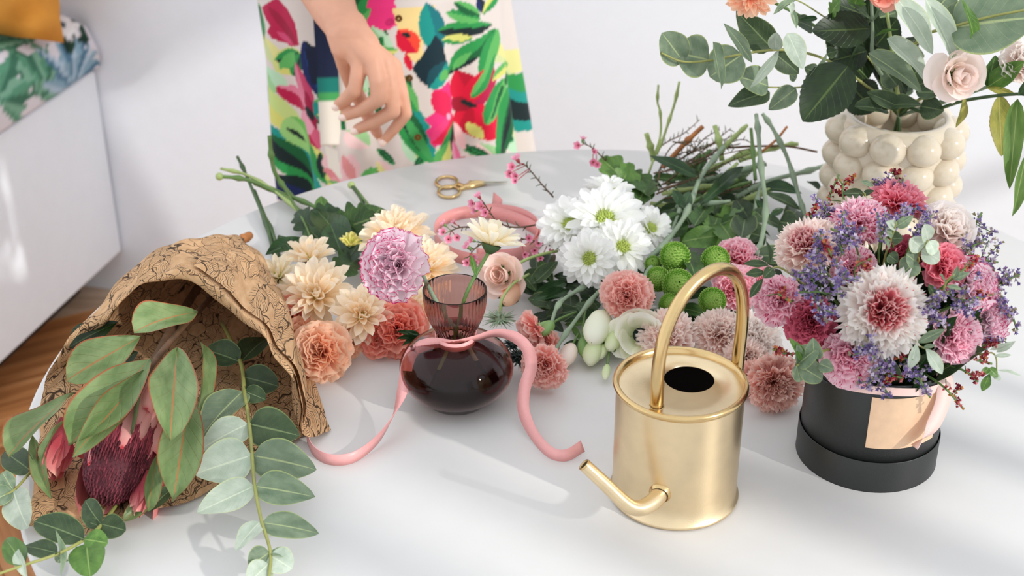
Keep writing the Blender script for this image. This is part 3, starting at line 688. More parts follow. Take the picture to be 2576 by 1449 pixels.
def carnation(label, p, rpx_, mat, face=(0, .3, 1), kind='n', heart=None, stem=None, smat='stem_gl', calyx=True, group=None, flat=1.0, dens=1.0, cat='carnation'):
    rad = px2m(p, rpx_ * 1.1); q = frame(fdir(face), (rnd.uniform(-1, 1), rnd.uniform(-1, 1), rnd.uniform(-1, 1)))
    t = thing('carnation', label, cat, p, q, group)
    ms = {'n': CP, 'f': CPf, 's': CPs}[kind]
    lay = [(9, 8, 1.0, 0), (9, 30, .97, .02), (9, 50, .88, .03), (8, 66, .80, .04), (6, 80, .72, .05)]
    if kind == 'f': lay = [(10, 4, 1.0, 0), (10, 20, .96, .02), (9, 40, .84, .03), (9, 58, .74, .04), (8, 74, .66, .04)]
    off = -0.33 * rad
    for li, (n, el, ln, bo) in enumerate(lay):
        n = max(3, round(n * dens))
        for k in range(n):
            az = 2 * math.pi * (k + 0.37 * li) / n + rnd.uniform(-.22, .22)
            mt = heart if heart and li >= 3 else mat
            place_petal(t, rnd.choice(ms), M[mt], az, R(el + rnd.uniform(-8, 8)) * flat, rad * ln * rnd.uniform(.92, 1.05), (0, 0, off + bo * rad), rnd.uniform(-.3, .3))
    if calyx:
        cm = MB(); lathe(cm, [(0.0012, -1.12), (0.10, -1.1), (0.17, -0.98), (0.20, -0.75), (0.20, -0.5), (0.26, -0.34), (0.2, -0.3)], 12)
        cm.v = [(x * rad, y * rad, z * rad * 0.9 + off * .2) for x, y, z in cm.v]; cm.build('calyx', M['calyx'], t)
    if stem:
        base = PW[t.name] @ Vector((0, 0, -1.0 * rad))
        stem_to(t, [base] + [s for s in stem], 0.0021, M[smat], nodes=max(1, len(stem)))
    return t

def disc_bumps(rad, n, h, b0=0.05):
    mb = MB()
    for k in range(n):
        rr = rad * math.sqrt((k + .5) / n); q = k * 2.39996; x, y = rr * math.cos(q), rr * math.sin(q)
        z = h * (1 - (rr / rad) ** 2); s_ = rad * 1.1 / math.sqrt(n)
        mb.add([(x - s_, y, z), (x, y - s_, z), (x + s_, y, z), (x, y + s_, z), (x * 1.05, y * 1.05, z + s_ * 2.2)], [(0, 1, 4), (1, 2, 4), (2, 3, 4), (3, 0, 4)])
    lathe(mb, [(rad, -0.02 * rad), (rad * .7, h * .4), (0.0001, h * .85)], 14); return mb

def mum(label, p, rpx, mat, face=(0, .3, 1), style='double', stem=None, smat='stem', group=None, open_=1.0, disc='disc_y', cat='chrysanthemum', drop=0):
    rad = px2m(p, rpx * (1.18 if style == 'double' else 1.08)); q = frame(fdir(face), (rnd.uniform(-1, 1), rnd.uniform(-1, 1), rnd.uniform(-1, 1)))
    t = thing('chrysanthemum', label, cat, p, q, group)
    if style == 'double': lay = [(15, 2, 1.0), (15, 18, .95), (13, 36, .84), (11, 54, .68), (9, 70, .50)]; ms = MP; dr = 0.15
    elif style == 'white': lay = [(18, -4, 1.0), (17, 10, .97), (15, 24, .88), (12, 42, .66)]; ms = MPw; dr = 0.29
    else: lay = [(12, 10, 1.0), (11, 34, .95), (8, 56, .75)]; ms = MP; dr = 0.18
    off = -0.2 * rad
    for li, (n, el, ln) in enumerate(lay):
        for k in range(n):
            az = 2 * math.pi * (k + 0.5 * li) / n + rnd.uniform(-.12, .12)
            b_ = dr * rad * 0.45
            place_petal(t, rnd.choice(ms), M[mat], az, R(el * open_ + (90 - el) * (1 - open_) + rnd.uniform(-7, 7)), rad * ln * rnd.uniform(.88, 1.06) - b_, (-math.sin(az) * b_, math.cos(az) * b_, off + .03 * li * rad), rnd.uniform(-.25, .25), rnd.uniform(.9, 1.2))
    dm = disc_bumps(rad * dr, 60 if style == 'white' else 40, rad * .10)
    dm.v = [(x, y, z + off + rad * .10) for x, y, z in dm.v]; dm.build('flower_centre', M[disc], t)
    sm_ = MB(); lathe(sm_, [(0.0012, off - .26 * rad), (.10 * rad, off - .24 * rad), (.26 * rad, off - .07 * rad), (.30 * rad, off + .02 * rad)], 12); sm_.build('sepals', M['stem_dk'], t)
    if stem:
        stem_to(t, [PW[t.name] @ Vector((0, 0, off - .22 * rad))] + list(stem), 0.0018, M[smat])
    return t

def pompon(label, p, rpx, face=(0, .4, 1), stem=None, group='green button chrysanthemums'):
    rad = px2m(p, rpx); t = thing('button_chrysanthemum', label, 'chrysanthemum', p, frame(fdir(face)), group)
    mb = MB(); n = 210
    for k in range(n):
        z = 1 - (k + .5) / n * 1.55; rr = math.sqrt(max(0, 1 - z * z)); q = k * 2.39996
        d = Vector((rr * math.cos(q), rr * math.sin(q), z)); e = Vector((0, 0, 1)) - d * z
        e = e.normalized() if e.length > 1e-3 else Vector((1, 0, 0)); s_ = d.cross(e); ws = 0.075 + 0.05 * (1 - z)
        a = d * .80 * rad
        tipp = d * rad * 1.0 + e * rad * .10
        mb.add([a + s_ * ws * rad - e * .04 * rad, a - s_ * ws * rad - e * .04 * rad, d * .96 * rad - s_ * ws * rad * .9, tipp, d * .96 * rad + s_ * ws * rad * .9, d * 0.93 * rad + e * .09 * rad], [(0, 1, 2, 3), (0, 3, 4), (4, 3, 5), (3, 2, 5)],
               [(.3, 0), (.7, 0), (.8, .7), (.5, 1), (.2, .7), (.5, .6)])
    lathe(mb, [(0.001, -.86 * rad), (.6 * rad, -.62 * rad), (.74 * rad, -.2 * rad), (.76 * rad, .3 * rad), (.5 * rad, .62 * rad), (.001, .78 * rad)], 16)
    mb.build('florets', M['pompon'], t)
    cm = MB(); lathe(cm, [(.001, -1.0 * rad), (.3 * rad, -.9 * rad), (.62 * rad, -.58 * rad), (.6 * rad, -.5 * rad)], 12); cm.build('sepals', M['stem'], t)
    if stem: stem_to(t, [PW[t.name] @ Vector((0, 0, -.95 * rad))] + list(stem), 0.0015, M['stem'])
    return t

def make_cup_petal(wid, hgt, reflex, seed):
    r_ = random.Random(seed)
    def fn(a, b):
        u = a * 2 - 1; an = u * wid * (0.45 + 0.55 * sm(0, .5, b)) * math.sqrt(max(0.03, 1 - max(0, (b - .7) / .3) ** 2.2 * .6))
        rad = 0.18 + 0.82 * math.sin(min(1, b * 1.25) * math.pi / 2) ** .8 + reflex * max(0, b - .75) ** 1.3
        z = b * hgt + .02 * math.sin(5 * u + seed)
        return Vector((rad * math.sin(an), rad * math.cos(an), z))
    v, f, uv = grid(10, 9, fn); mb = MB(); mb.add(v, f, uv); return mb.mesh('petal')
RP = [make_cup_petal(R(62), 1.25, 1.2, 1), make_cup_petal(R(70), 1.3, 0.7, 2), make_cup_petal(R(60), 1.2, 1.8, 3)]
def rose(label, p, rpx, mat='rose_pet', face=(0, .5, 1), stem=None, smat='stem_lt', layers=5, cat='rose', group=None, sep=True, name='rose'):
    rad = px2m(p, rpx); t = thing(name, label, cat, p, frame(fdir(face), (rnd.uniform(-1, 1), .3, .2)), group)
    for li in range(layers):
        n = (5, 5, 4, 3, 3, 2)[li]; sc_ = rad * (1.0, .82, .66, .5, .34, .2)[li]
        for k in range(n):
            az = 2 * math.pi * (k + .4 * li) / n + rnd.uniform(-.15, .15)
            hz = rad * (.78, .98, 1.10, 1.18, 1.20, 1.16)[li]
            o = obj('petal', RP[rnd.randrange(3)] if li < 2 else RP[1], M[mat], t)
            sc_2 = sc_ * rnd.uniform(.88, 1.1)
            o.matrix_basis = Matrix.Translation((rnd.uniform(-.07, .07) * rad, rnd.uniform(-.07, .07) * rad, -0.7 * rad)) @ Matrix.Rotation(az, 4, 'Z') @ Matrix.Rotation(R((-22 if li == 0 else (-8 if li == 1 else 4)) + rnd.uniform(-9, 9)), 4, 'X') @ Matrix.Diagonal((sc_2, sc_2, hz * rnd.uniform(.85, 1.08), 1))
    if sep:
        cm = MB(); lathe(cm, [(.001, -1.0 * rad), (.16 * rad, -.98 * rad), (.24 * rad, -.8 * rad), (.2 * rad, -.66 * rad)], 12); cm.build('hip', M['calyx'], t)
        for k in range(5):
            place_petal(t, MP[0], M['fresh_leaf'], k * 1.257, R(20), rad * .8, (0, 0, -.72 * rad))
    if name == 'lisianthus':
        cm = MB(); lathe(cm, [(.34 * rad, -.25 * rad), (.2 * rad, -.5 * rad), (.001, -.55 * rad)], 14); cm.build('throat', M['thistle_dk'], t)
    if stem: stem_to(t, [PW[t.name] @ Vector((0, 0, -.95 * rad))] + list(stem), 0.0019, M[smat])
    return t

def bud(label, p, tip, rpx, mat='lis_bud', stem=None, smat='stem', cat='bud', group=None, name='flower_bud', sepals='calyx'):
    p = Vector(p); tip = Vector(tip); rad = px2m(p, rpx); ln = (tip - p).length
    t = thing(name, label, cat, p, frame(tip - p), group)
    mb = MB()
    prof = [(0.001, 0), (.5, .04), (.85, .2), (1.0, .42), (.93, .65), (.66, .86), (.36, .97), (.05, 1.0)]
    lathe(mb, [(r * rad, z * ln) for r, z in prof], 20, rfn=lambda r, z, q: r * (1 + .10 * math.cos(3 * q + 5 * z / ln) * sm(.2, .9, z / ln)))
    mb.build('petals', M[mat], t)
    for k in range(4):
        place_petal(t, MP[2], M[sepals], k * 1.57 + .3, R(72), ln * .62, (0, 0, -.02 * ln), 0, 1.6)
    if stem: stem_to(t, [p] + list(stem), 0.0014, M[smat])
    return t

# leaves ------------------------------------------------------------
def make_leaf(kind, seed=0):
    r_ = random.Random(seed * 7 + hash(kind) % 1 + len(kind)); cu = r_.uniform(-.12, .14); fold = r_.uniform(.12, .45); tw = r_.uniform(-.25, .25); wv = r_.uniform(0, 6.28)
    nv = 14; nu = 8
    def prof(b):
        if kind == 'round': return 0.5 * math.sin(math.pi * min(1, b) ** 0.85) ** 0.55 if 0 < b < 1 else 0
        if kind == 'ovate': return 0.5 * (math.sin(math.pi * b ** 0.68) ** 0.75 if 0 < b < 1 else 0)
        if kind == 'oblong': return 0.5 * (math.sin(math.pi * b ** 1.35) ** 0.62 if 0 < b < 1 else 0)
        if kind == 'lance': return 0.5 * (math.sin(math.pi * b) ** 0.9 if 0 < b < 1 else 0)
        if kind == 'serrate':
            return 0.5 * (math.sin(math.pi * b ** 0.8) ** 0.7 if 0 < b < 1 else 0) * (1 + .05 * (abs((b * 13) % 1 - .5) * 2 - .5))
        if kind == 'lobed':
            return 0.5 * (math.sin(math.pi * b ** 0.8) ** 0.6 if 0 < b < 1 else 0) * (0.70 + 0.42 * abs(math.sin(b * 3.5 * math.pi)))
    if kind in ('serrate',): nv = 26
    if kind == 'lobed': nv = 24
    def fn(a, b):
        u = a * 2 - 1; w_ = prof(b)
        x = u * w_; z = fold * abs(u) ** 1.3 * w_ * .5 + cu * 4 * b * (1 - b) * .5 - .10 * max(0, b - .6) ** 2 + tw * u * w_ * (b - .3) + .02 * math.sin(9 * b + wv) * abs(u)
        return Vector((x, b, z))
    v, f, uv = grid(nu, nv, fn); mb = MB(); mb.add(v, f, uv); return mb.mesh('leaf')
LV = {k: [make_leaf(k, s) for s in range(4)] for k in ('round', 'ovate', 'oblong', 'lance', 'serrate', 'lobed')}
def leaf(par, kind, b, t_, wid, mat, nrm=None, name='leaf', var=None):
    b = Vector(b); t_ = Vector(t_); y = t_ - b; ln = y.length; y.normalize()
    if nrm is None: nrm = (0, 0.45, 1)
    z = fdir(nrm) + Vector((rnd.uniform(-.25, .25), rnd.uniform(-.25, .25), rnd.uniform(-.2, .2)))
    z = z - y * z.dot(y)
    if z.length < .05: z = Vector((0, 0, 1)) - y * y.z
    z.normalize(); x = y.cross(z)
    Mw = Matrix(((x.x * wid, y.x * ln, z.x * ln, b.x), (x.y * wid, y.y * ln, z.y * ln, b.y), (x.z * wid, y.z * ln, z.z * ln, b.z), (0, 0, 0, 1)))
    o = obj(name, LV[kind][rnd.randrange(4) if var is None else var], M[mat], par)
    o.matrix_basis = PW[par.name].inverted() @ Mw; return o

def sprig(name, label, cat, pts, r, smat, leaves, group=None, nodes=0, taper=.6):
    """pts world path (tip last); leaves: (kind, base, tip, width_m, mat, normal)"""
    t = thing(name, label, cat, pts[0], None, group)
    P = smooth_path([L(t, p) for p in pts], 6); N = len(P)
    rr = [r * (1 - (1 - taper) * i / (N - 1)) for i in range(N)]
    if nodes:
        for k in range(nodes):
            i = int((N - 1) * (k + .5) / nodes)
            for d_, m_ in ((-1, 1.25), (0, 1.6), (1, 1.25)):
                if 0 <= i + d_ < N: rr[i + d_] = r * m_
    tube(MB(), P, rr, 8).build('stem', M[smat], t)
    for lf in leaves: leaf(t, *lf)
    return t

def auto_leaves(pts, n, ln, wd, kind, mat, spread=1.0, start=.15):
    P = smooth_path(pts, 6); out = []
    for k in range(n):
        i = int((len(P) - 2) * (start + (1 - start) * k / max(1, n - 1))); p = P[i]; d = (P[i + 1] - P[i]).normalized()
        side = d.cross(-VF).normalized() * (1 if k % 2 else -1)
        dirn = (d * .6 + side * spread + Vector((rnd.uniform(-.3, .3),) * 3)).normalized(); l_ = ln * rnd.uniform(.8, 1.15)
        out.append((kind, p, p + dirn * l_, wd * rnd.uniform(.85, 1.15), mat, (rnd.uniform(-.5, .5), rnd.uniform(.1, .8), 1)))
    return out

def floret_sprig(name, label, pts, pal, n=70, fr=0.004, spread=0.010, start=.45, group=None, cat='statice', smat='stem', side=3):
    pts = [Vector(p) for p in pts]; t = thing(name, label, cat, pts[0], None, group)
    P = smooth_path([L(t, p) for p in pts], 6); tm = MB(); tube(tm, P, [0.0010] * len(P), 6)
    fm = MB(); ends = []
    for k in range(side):
        i = int((len(P) - 1) * (start + .1 + (.8 - start) * k / max(1, side))); d = Vector((rnd.uniform(-1, 1), rnd.uniform(-1, 1), rnd.uniform(-.3, 1))).normalized()
        e = P[i] + d * spread * 1.5; tube(tm, [P[i], e], 0.0005, 5); ends.append((P[i], e))
    for k in range(n):
        if ends and k % 2: a, b = ends[k % len(ends)]; c_ = a.lerp(b, rnd.uniform(.3, 1.1)); sp_ = spread * .45
        else:
            u = start + (1 - start) * rnd.random(); c_ = P[min(len(P) - 1, int(u * (len(P) - 1)))]; sp_ = spread * .6
        d = Vector((rnd.gauss(0, 1), rnd.gauss(0, 1), rnd.gauss(0, 1))).normalized(); c_ = c_ + d * sp_ * rnd.uniform(.2, 1)
        s_ = fr * rnd.uniform(.45, .8); col = rnd.choice(pal); q = frame(d + Vector((0, 0, .4))).to_matrix().to_4x4(); Mx = Matrix.Translation(c_) @ q
        vv = [(0, 0, -s_ * .9)] + [(s_ * (.62 if m % 2 else .36) * math.cos(m * .785), s_ * (.62 if m % 2 else .36) * math.sin(m * .785), s_ * (.35 if m % 2 else .1)) for m in range(8)] + [(0, 0, -s_ * .05)]
        dk = tuple(x * .55 for x in col[:3]) + (1,)
        fm.add([Mx @ Vector(x) for x in vv], [(0, 1 + (m + 1) % 8, 1 + m) for m in range(8)] + [(9, 1 + m, 1 + (m + 1) % 8) for m in range(8)], None, [dk] + [col] * 8 + [dk])
    tm.build('stem', M[smat], t); stuff(fm.build('florets', M['florets'], t, False)); return t
PURPLE = [C(136, 116, 176), C(160, 140, 196), C(112, 96, 152), C(190, 170, 212), C(224, 212, 230), C(150, 120, 166), C(160, 150, 124), C(206, 190, 214)]
REDS = [C(150, 30, 52), C(190, 60, 76), C(210, 100, 100), C(120, 24, 44), C(206, 140, 70), C(220, 130, 130)]

def wax_sprig(label, pts, flowers, group='pink waxflower sprigs'):
    """twig with needles and small five-petalled flowers"""
    t = thing('waxflower_sprig', label, 'waxflower', pts[0], None, group); W0 = [Vector(p) for p in pts]
    P = smooth_path([L(t, p) for p in W0], 8); tube(MB(), P, [0.0011 * (1 - .5 * i / len(P)) for i in range(len(P))], 6).build('twig', M['twig'], t)
    for i in range(1, len(P) - 1, 2):
        d = (P[i + 1] - P[i - 1]).normalized(); s_ = d.cross(Vector((rnd.uniform(-1, 1), rnd.uniform(-1, 1), rnd.uniform(-1, 1)))).normalized()
        e = P[i] + (d * .6 + s_).normalized() * rnd.uniform(.006, .011); nd = MB(); tube(nd, [P[i], P[i].lerp(e, .5) + d * .0008, e], [0.0006, .0007, .0002], 5); nd.build('needle', M['needle'], t)
    for p, rpx in flowers:
        rad = px2m(p, rpx); c_ = L(t, p); near = min(P, key=lambda a: (a - c_).length)
        fd = ((c_ - near).normalized() if (c_ - near).length > 1e-4 else Vector((0, 0, 1))) + fdir((rnd.uniform(-.6, .6), rnd.uniform(-.2, .6), .8))
        q = frame(fd).to_matrix().to_4x4(); Mx = Matrix.Translation(c_) @ q
        mb = MB(); v, f, uv = grid(4, 4, lambda a, b: Vector(((a * 2 - 1) * .42 * math.sin(math.pi * min(1, .12 + b * .8)) ** .6, b, .25 * b * b + .5 * (a - .5) ** 2)))
        for k in range(5):
            rz = Matrix.Rotation(k * 1.2566, 4, 'Z') @ Matrix.Rotation(R(28), 4, 'X') @ Matrix.Translation((0, .22, 0)) @ Matrix.Scale(.85, 4)
            mb.add([Mx @ (rz @ x * rad) for x in v], f, uv)
        fo = mb.build('blossom', M['p_wax'], t)
        cm = MB(); lathe(cm, [(.05 * rad, -.75 * rad), (.28 * rad, -.3 * rad), (.33 * rad, .05 * rad), (.22 * rad, .12 * rad), (.001, .10 * rad)], 10, Mx); tube(cm, [near, Mx @ Vector((0, 0, -.6 * rad))], 0.0006, 5); cm.build('cup', M['bract_dk'] if rnd.random() < .6 else M['calyx'], t)
    return t
# ------------------------------------------------------------------ kraft paper wrap with protea
def kraft_mat():
    m, nt, b = newmat('printed_kraft_paper')
    uv = N_(nt, 'ShaderNodeUVMap'); mp = N_(nt, 'ShaderNodeMapping'); nt.links.new(uv.outputs[0], mp.inputs[0]); mp.inputs['Scale'].default_value = (1.15, .62, 1); mp.inputs['Rotation'].default_value = (0, 0, .5)
    nz = N_(nt, 'ShaderNodeTexNoise'); nz.inputs['Scale'].default_value = 6; nz.inputs['Detail'].default_value = 2; nt.links.new(mp.outputs[0], nz.inputs['Vector'])
    va = N_(nt, 'ShaderNodeVectorMath', operation='MULTIPLY_ADD'); nt.links.new(nz.outputs['Color'], va.inputs[0]); va.inputs[1].default_value = (.22, .22, 0); nt.links.new(mp.outputs[0], va.inputs[2])
    # leaf outlines: cell borders; hatching inside every cell in its own direction
    vo = N_(nt, 'ShaderNodeTexVoronoi', feature='DISTANCE_TO_EDGE'); vo.inputs['Scale'].default_value = 10; vo.inputs['Randomness'].default_value = 1; nt.links.new(va.outputs[0], vo.inputs['Vector'])
    l1 = ramp(nt, [(0.0, (1, 1, 1, 1)), (0.014, (1, 1, 1, 1)), (0.032, (0, 0, 0, 1))]); nt.links.new(vo.outputs['Distance'], l1.inputs[0])
    v2 = N_(nt, 'ShaderNodeTexVoronoi'); v2.inputs['Scale'].default_value = 10; v2.inputs['Randomness'].default_value = 1; nt.links.new(va.outputs[0], v2.inputs['Vector'])
    sp = N_(nt, 'ShaderNodeSeparateColor'); nt.links.new(v2.outputs['Color'], sp.inputs[0])
    vr = N_(nt, 'ShaderNodeVectorRotate', rotation_type='Z_AXIS'); nt.links.new(va.outputs[0], vr.inputs['Vector']); nt.links.new(mth(nt, 'MULTIPLY', sp.outputs[0], 6.28), vr.inputs['Angle'])
    wv = N_(nt, 'ShaderNodeTexWave'); wv.inputs['Scale'].default_value = 26; wv.inputs['Distortion'].default_value = 2.5; wv.inputs['Detail'].default_value = 1; nt.links.new(vr.outputs[0], wv.inputs['Vector'])
    l2 = ramp(nt, [(0.0, (1, 1, 1, 1)), (0.10, (1, 1, 1, 1)), (0.2, (0, 0, 0, 1))]); nt.links.new(wv.outputs['Fac'], l2.inputs[0])
    msk = mth(nt, 'MULTIPLY', mth(nt, 'MULTIPLY', l2.outputs[0], mth(nt, 'GREATER_THAN', sp.outputs[1], 0.2)), 0.85)
    # blank patches between the drawings
    n3 = N_(nt, 'ShaderNodeTexNoise'); n3.inputs['Scale'].default_value = 3.3; nt.links.new(mp.outputs[0], n3.inputs['Vector'])
    bl = ramp(nt, [(0.36, (0, 0, 0, 1)), (0.42, (1, 1, 1, 1))]); nt.links.new(n3.outputs['Fac'], bl.inputs[0])
    ink = mth(nt, 'MULTIPLY', mth(nt, 'MAXIMUM', l1.outputs[0], msk), bl.outputs[0])
    n4 = N_(nt, 'ShaderNodeTexNoise'); n4.inputs['Scale'].default_value = 22; n4.inputs['Detail'].default_value = 6; nt.links.new(mp.outputs[0], n4.inputs['Vector'])
    base = ramp(nt, [(0.3, C(200, 156, 112)), (0.7, C(222, 182, 140))]); nt.links.new(n4.outputs['Fac'], base.inputs[0])
    col = mixrgb(nt, mth(nt, 'MULTIPLY', ink, 0.93), base.outputs[0], C(46, 32, 24))
    nt.links.new(col, b.inputs['Base Color']); b.inputs['Roughness'].default_value = 0.75; b.inputs['Specular IOR Level'].default_value = 0.2
    n5 = N_(nt, 'ShaderNodeTexNoise'); n5.inputs['Scale'].default_value = 9; n5.inputs['Detail'].default_value = 3; nt.links.new(mp.outputs[0], n5.inputs['Vector'])
    bp = N_(nt, 'ShaderNodeBump'); bp.inputs['Strength'].default_value = 0.35; bp.inputs['Distance'].default_value = 0.003; nt.links.new(n5.outputs['Fac'], bp.inputs['Height']); nt.links.new(bp.outputs[0], b.inputs['Normal'])
    thin(nt, b, col, 0.12); return m
M['kraft'] = kraft_mat()
wrap = thing('paper_wrap', 'brown kraft paper cone printed with leaf drawings around the protea', 'wrapping paper', T(420, 900, 0))
rimpts = [T(108, 1130, .002), T(122, 990, .016), T(150, 905, .034), T(215, 806, .058), T(288, 748, .080), T(350, 700, .098), T(430, 678, .112), T(530, 705, .116), T(610, 778, .108), T(672, 850, .094), T(715, 930, .070), T(745, 1020, .042), T(768, 1096, .016), T(833, 1086, .003)]
apts = [T(500, 672, .002), T(505, 655, .012), T(515, 636, .022), T(528, 622, .030), T(545, 612, .034), T(558, 604, .037), T(572, 600, .038), T(588, 600, .036), T(604, 604, .032), T(616, 612, .026), T(626, 620, .020), T(634, 630, .013), T(640, 638, .007), T(646, 650, .002)]
RIM = smooth_path(rimpts, 8); APX = smooth_path(apts, 8); NR = len(RIM)
ctr = T(420, 860, 0.02)
def cone(a, b, off=0.0):
    i = a * (NR - 1); k = min(NR - 2, int(i)); p = RIM[k].lerp(RIM[k + 1], i - k); q = APX[k].lerp(APX[k + 1], i - k)
    x = p.lerp(q, b); out = (x - ctr); out.y *= .2; out.normalize()
    bulge = 0.020 * math.sin(math.pi * b) * sm(0, .25, a) * (1 - .6 * sm(.75, 1, a))
    wr_ = (.0035 * math.sin(17 * a + 6 * b) + .0022 * math.sin(41 * a - 9 * b) + .0016 * math.sin(67 * a + 13 * b)) * (1 - .4 * b) * sm(0, .08, a) * (1 - sm(.94, 1, a))
    flare = .010 * (1 - sm(0, .12, b)) * math.sin(9 * a + 1)
    z = x + out * (bulge + wr_ + flare * .4 - off); z.z = max(z.z, TZ + .0012); return L(wrap, z)
v, f, uv = grid(150, 36, lambda a, b: cone(a, b)); uv = [(a * 2.6, b * 1.6) for a, b in uv]
MB().add(v, f, uv).build('outer_sheet', M['kraft'], wrap)
v, f, uv = grid(150, 30, lambda a, b: cone(a, b * .95 + .01, .0022)); uv = [(a * 2.6 + 3.3, b * 1.6) for a, b in uv]
MB().add(v, [q[::-1] for q in f], uv).build('inner_sheet', M['kraft'], wrap)
# rolled front lip and folded flap on the right
lip = [cone(k / 60 * .62 + .16, 0.0) for k in range(61)]
lm = MB(); v, f, uv = grid(60, 8, lambda a, b: lip[int(round(a * 60))] + Vector((0, -math.sin(b * 3.6) * .006 * (1 + .5 * math.sin(7 * a)), (math.cos(b * 3.6) - 1) * .005 * (1 + .6 * math.sin(11 * a + 1)))) )
lm.add(v, f, [(a * 2 + 5, b * .2) for a, b in uv]).build('rolled_lip', M['kraft'], wrap)
def flap(a, b):                  # second layer lying over the right shoulder of the cone
    aa = lerp(.50, .90, a); return cone(aa, .02 + b * (.16 + .12 * math.sin(a * 3)), -.0035 - .004 * math.sin(b * 3.14) * (1 + .5 * math.sin(12 * a)))
v, f, uv = grid(60, 12, flap); MB().add(v, f, [(a * 1.3 + 8, b * .35 + .2) for a, b in uv]).build('folded_flap', M['kraft'], wrap)
# the sheet lying on the table under the flowers
base = [(540, 640), (300, 770), (140, 960), (92, 1150), (78, 1345), (270, 1352), (400, 1300), (540, 1238), (690, 1150), (768, 1098), (833, 1086), (740, 880), (646, 650)]
bp_ = [T(x, y, 0) for x, y in base]; bc = T(430, 980, 0)
v, f, uv = grid(len(bp_) * 4, 14, lambda a, b: Vector((0, 0, 0)), True)
ring_ = []
for i in range(len(bp_)):
    for k in range(4): ring_.append(bp_[i].lerp(bp_[(i + 1) % len(bp_)], k / 4))
v = []
for j in range(15):
    for i, p in enumerate(ring_):
        x = bc.lerp(p, max(.001, j / 14)); zz = .0014 + .0016 * (1 + math.sin(i * .6 + j * .5)) * (j / 14) + (.004 * (1 + math.sin(i * .9)) * sm(.8, 1, j / 14) if 14 < i < 34 else 0)
        v.append(L(wrap, Vector((x.x, x.y, TZ + zz))))
MB().add(v, f, [((p[0]) * 7, p[1] * 7) for p in v]).build('base_sheet', M['kraft'], wrap)

# protea head: bracts round a cone of pink-dark styles
pb = T(345, 1010, .050); pt = T(266, 1252, .030)
pr = thing('king_protea', 'pink and dark red protea bloom lying in the kraft paper', 'protea', pb, frame(pt - pb, (0, 0, 1)))
pl_ = (pt - pb).length; prr = px2m(pt, 122)
mb = MB()
lathe(mb, [(.001, .05 * pl_), (.40 * prr, .12 * pl_), (.62 * prr, .4 * pl_), (.68 * prr, .65 * pl_), (.56 * prr, .85 * pl_), (.28 * prr, .97 * pl_), (.001, 1.0 * pl_)], 40); mb.build('core', plain('protea_core', C(84, 22, 36), .7, var=.3, scale=60), pr)
mb = MB()
for k in range(760):
    u = (k + .5) / 760; q = k * 2.39996; r0 = prr * .68 * (math.sqrt(1 - max(0, (u - .45) / .55) ** 2) if u > .45 else 1)
    z0 = pl_ * (.30 + .68 * u); d = Vector((math.cos(q), math.sin(q), 0)); p0 = d * r0 * .94 + Vector((0, 0, z0 - .02)); p1 = d * r0 * (1.05 - .1 * u) + Vector((0, 0, z0 + .006))
    k_ = rnd.uniform(.08, .30) * (1.5 if u < .5 else .7); tube(mb, [p0, p0.lerp(p1, .6) + d * .001, p1], [.0012, .0014, .0006], 5, col=(k_, k_ * .16, k_ * .24, 1))
M['styles'] = vcol_mat('protea_styles', .6); stuff(mb.build('styles', M['styles'], pr))
BPm = [make_petal(.17, 1.4, .26), make_petal(.20, 1.1, .16), make_petal(.15, 1.6, .30)]
def bract(az, el, ln, z, mat, wd=1.0, rb0=.62):
    return place_petal(pr, rnd.choice(BPm), M[mat], az, R(el), ln, (-math.sin(az) * prr * rb0, math.cos(az) * prr * rb0, z), rnd.uniform(-.1, .1), wd)
for k in range(12): bract(k * 2 * math.pi / 12 + .2, 76 + rnd.uniform(-4, 4), pl_ * (.46, .78, .56, .68)[k % 4], .03 * pl_, 'bract', 1.08)
for k in range(12): bract(k * 2 * math.pi / 12 + .5, 72 + rnd.uniform(-4, 4), pl_ * rnd.uniform(.42, .62), .0, 'bract', 1.4, .7)
for k in range(10): bract(k * 2 * math.pi / 10, 66, pl_ * .34, -.02 * pl_, 'bract', 1.5, .72)
for k in range(5): bract(math.pi + (k - 2) * .32, 66 + rnd.uniform(-6, 8), pl_ * rnd.uniform(.85, 1.0), .03 * pl_, 'bract_dk', 1.1, .8)
stem_to(pr, [pb, T(420, 850, .05), T(500, 720, .035), T(560, 640, .022), T(606, 606, .016), T(616, 596, .014)], .0048, M['twig'])
tube(m_ := MB(), [L(pr, T(600, 612, .015)), L(pr, T(612, 600, .015)), L(pr, T(620, 598, .0142)), L(pr, T(628, 592, .0135))], [.0056, .0064, .0060, .0052], 10); m_.build('cut_stem_end', M['wood_end'], pr)
# second, closed protea mostly hidden at the left
p2b = T(165, 1060, .035); p2t = T(118, 1212, .018)
p2 = thing('protea_bud', 'dark red half-hidden protea bloom at the left of the paper wrap', 'protea', p2b, frame(p2t - p2b, (0, 0, 1))); l2 = (p2t - p2b).length
for k in range(9): place_petal(p2, BPm[k % 3], M['bract_dk'], k * .7, R(80), l2 * rnd.uniform(.8, 1.0), (-math.sin(k * .7) * .007, math.cos(k * .7) * .007, 0), 0, 1.3)
p3b = T(372, 1190, .03); p3t = T(337, 1302, .012)
p3 = thing('protea_bud', 'small dark red protea tip below the big bloom', 'protea', p3b, frame(p3t - p3b, (0, 0, 1))); l3 = (p3t - p3b).length
for k in range(7): place_petal(p3, BPm[k % 3], M['bract_dk'], k * .9, R(80), l3 * rnd.uniform(.8, 1.0), (-math.sin(k * .9) * .006, math.cos(k * .9) * .006, 0), 0, 1.3)

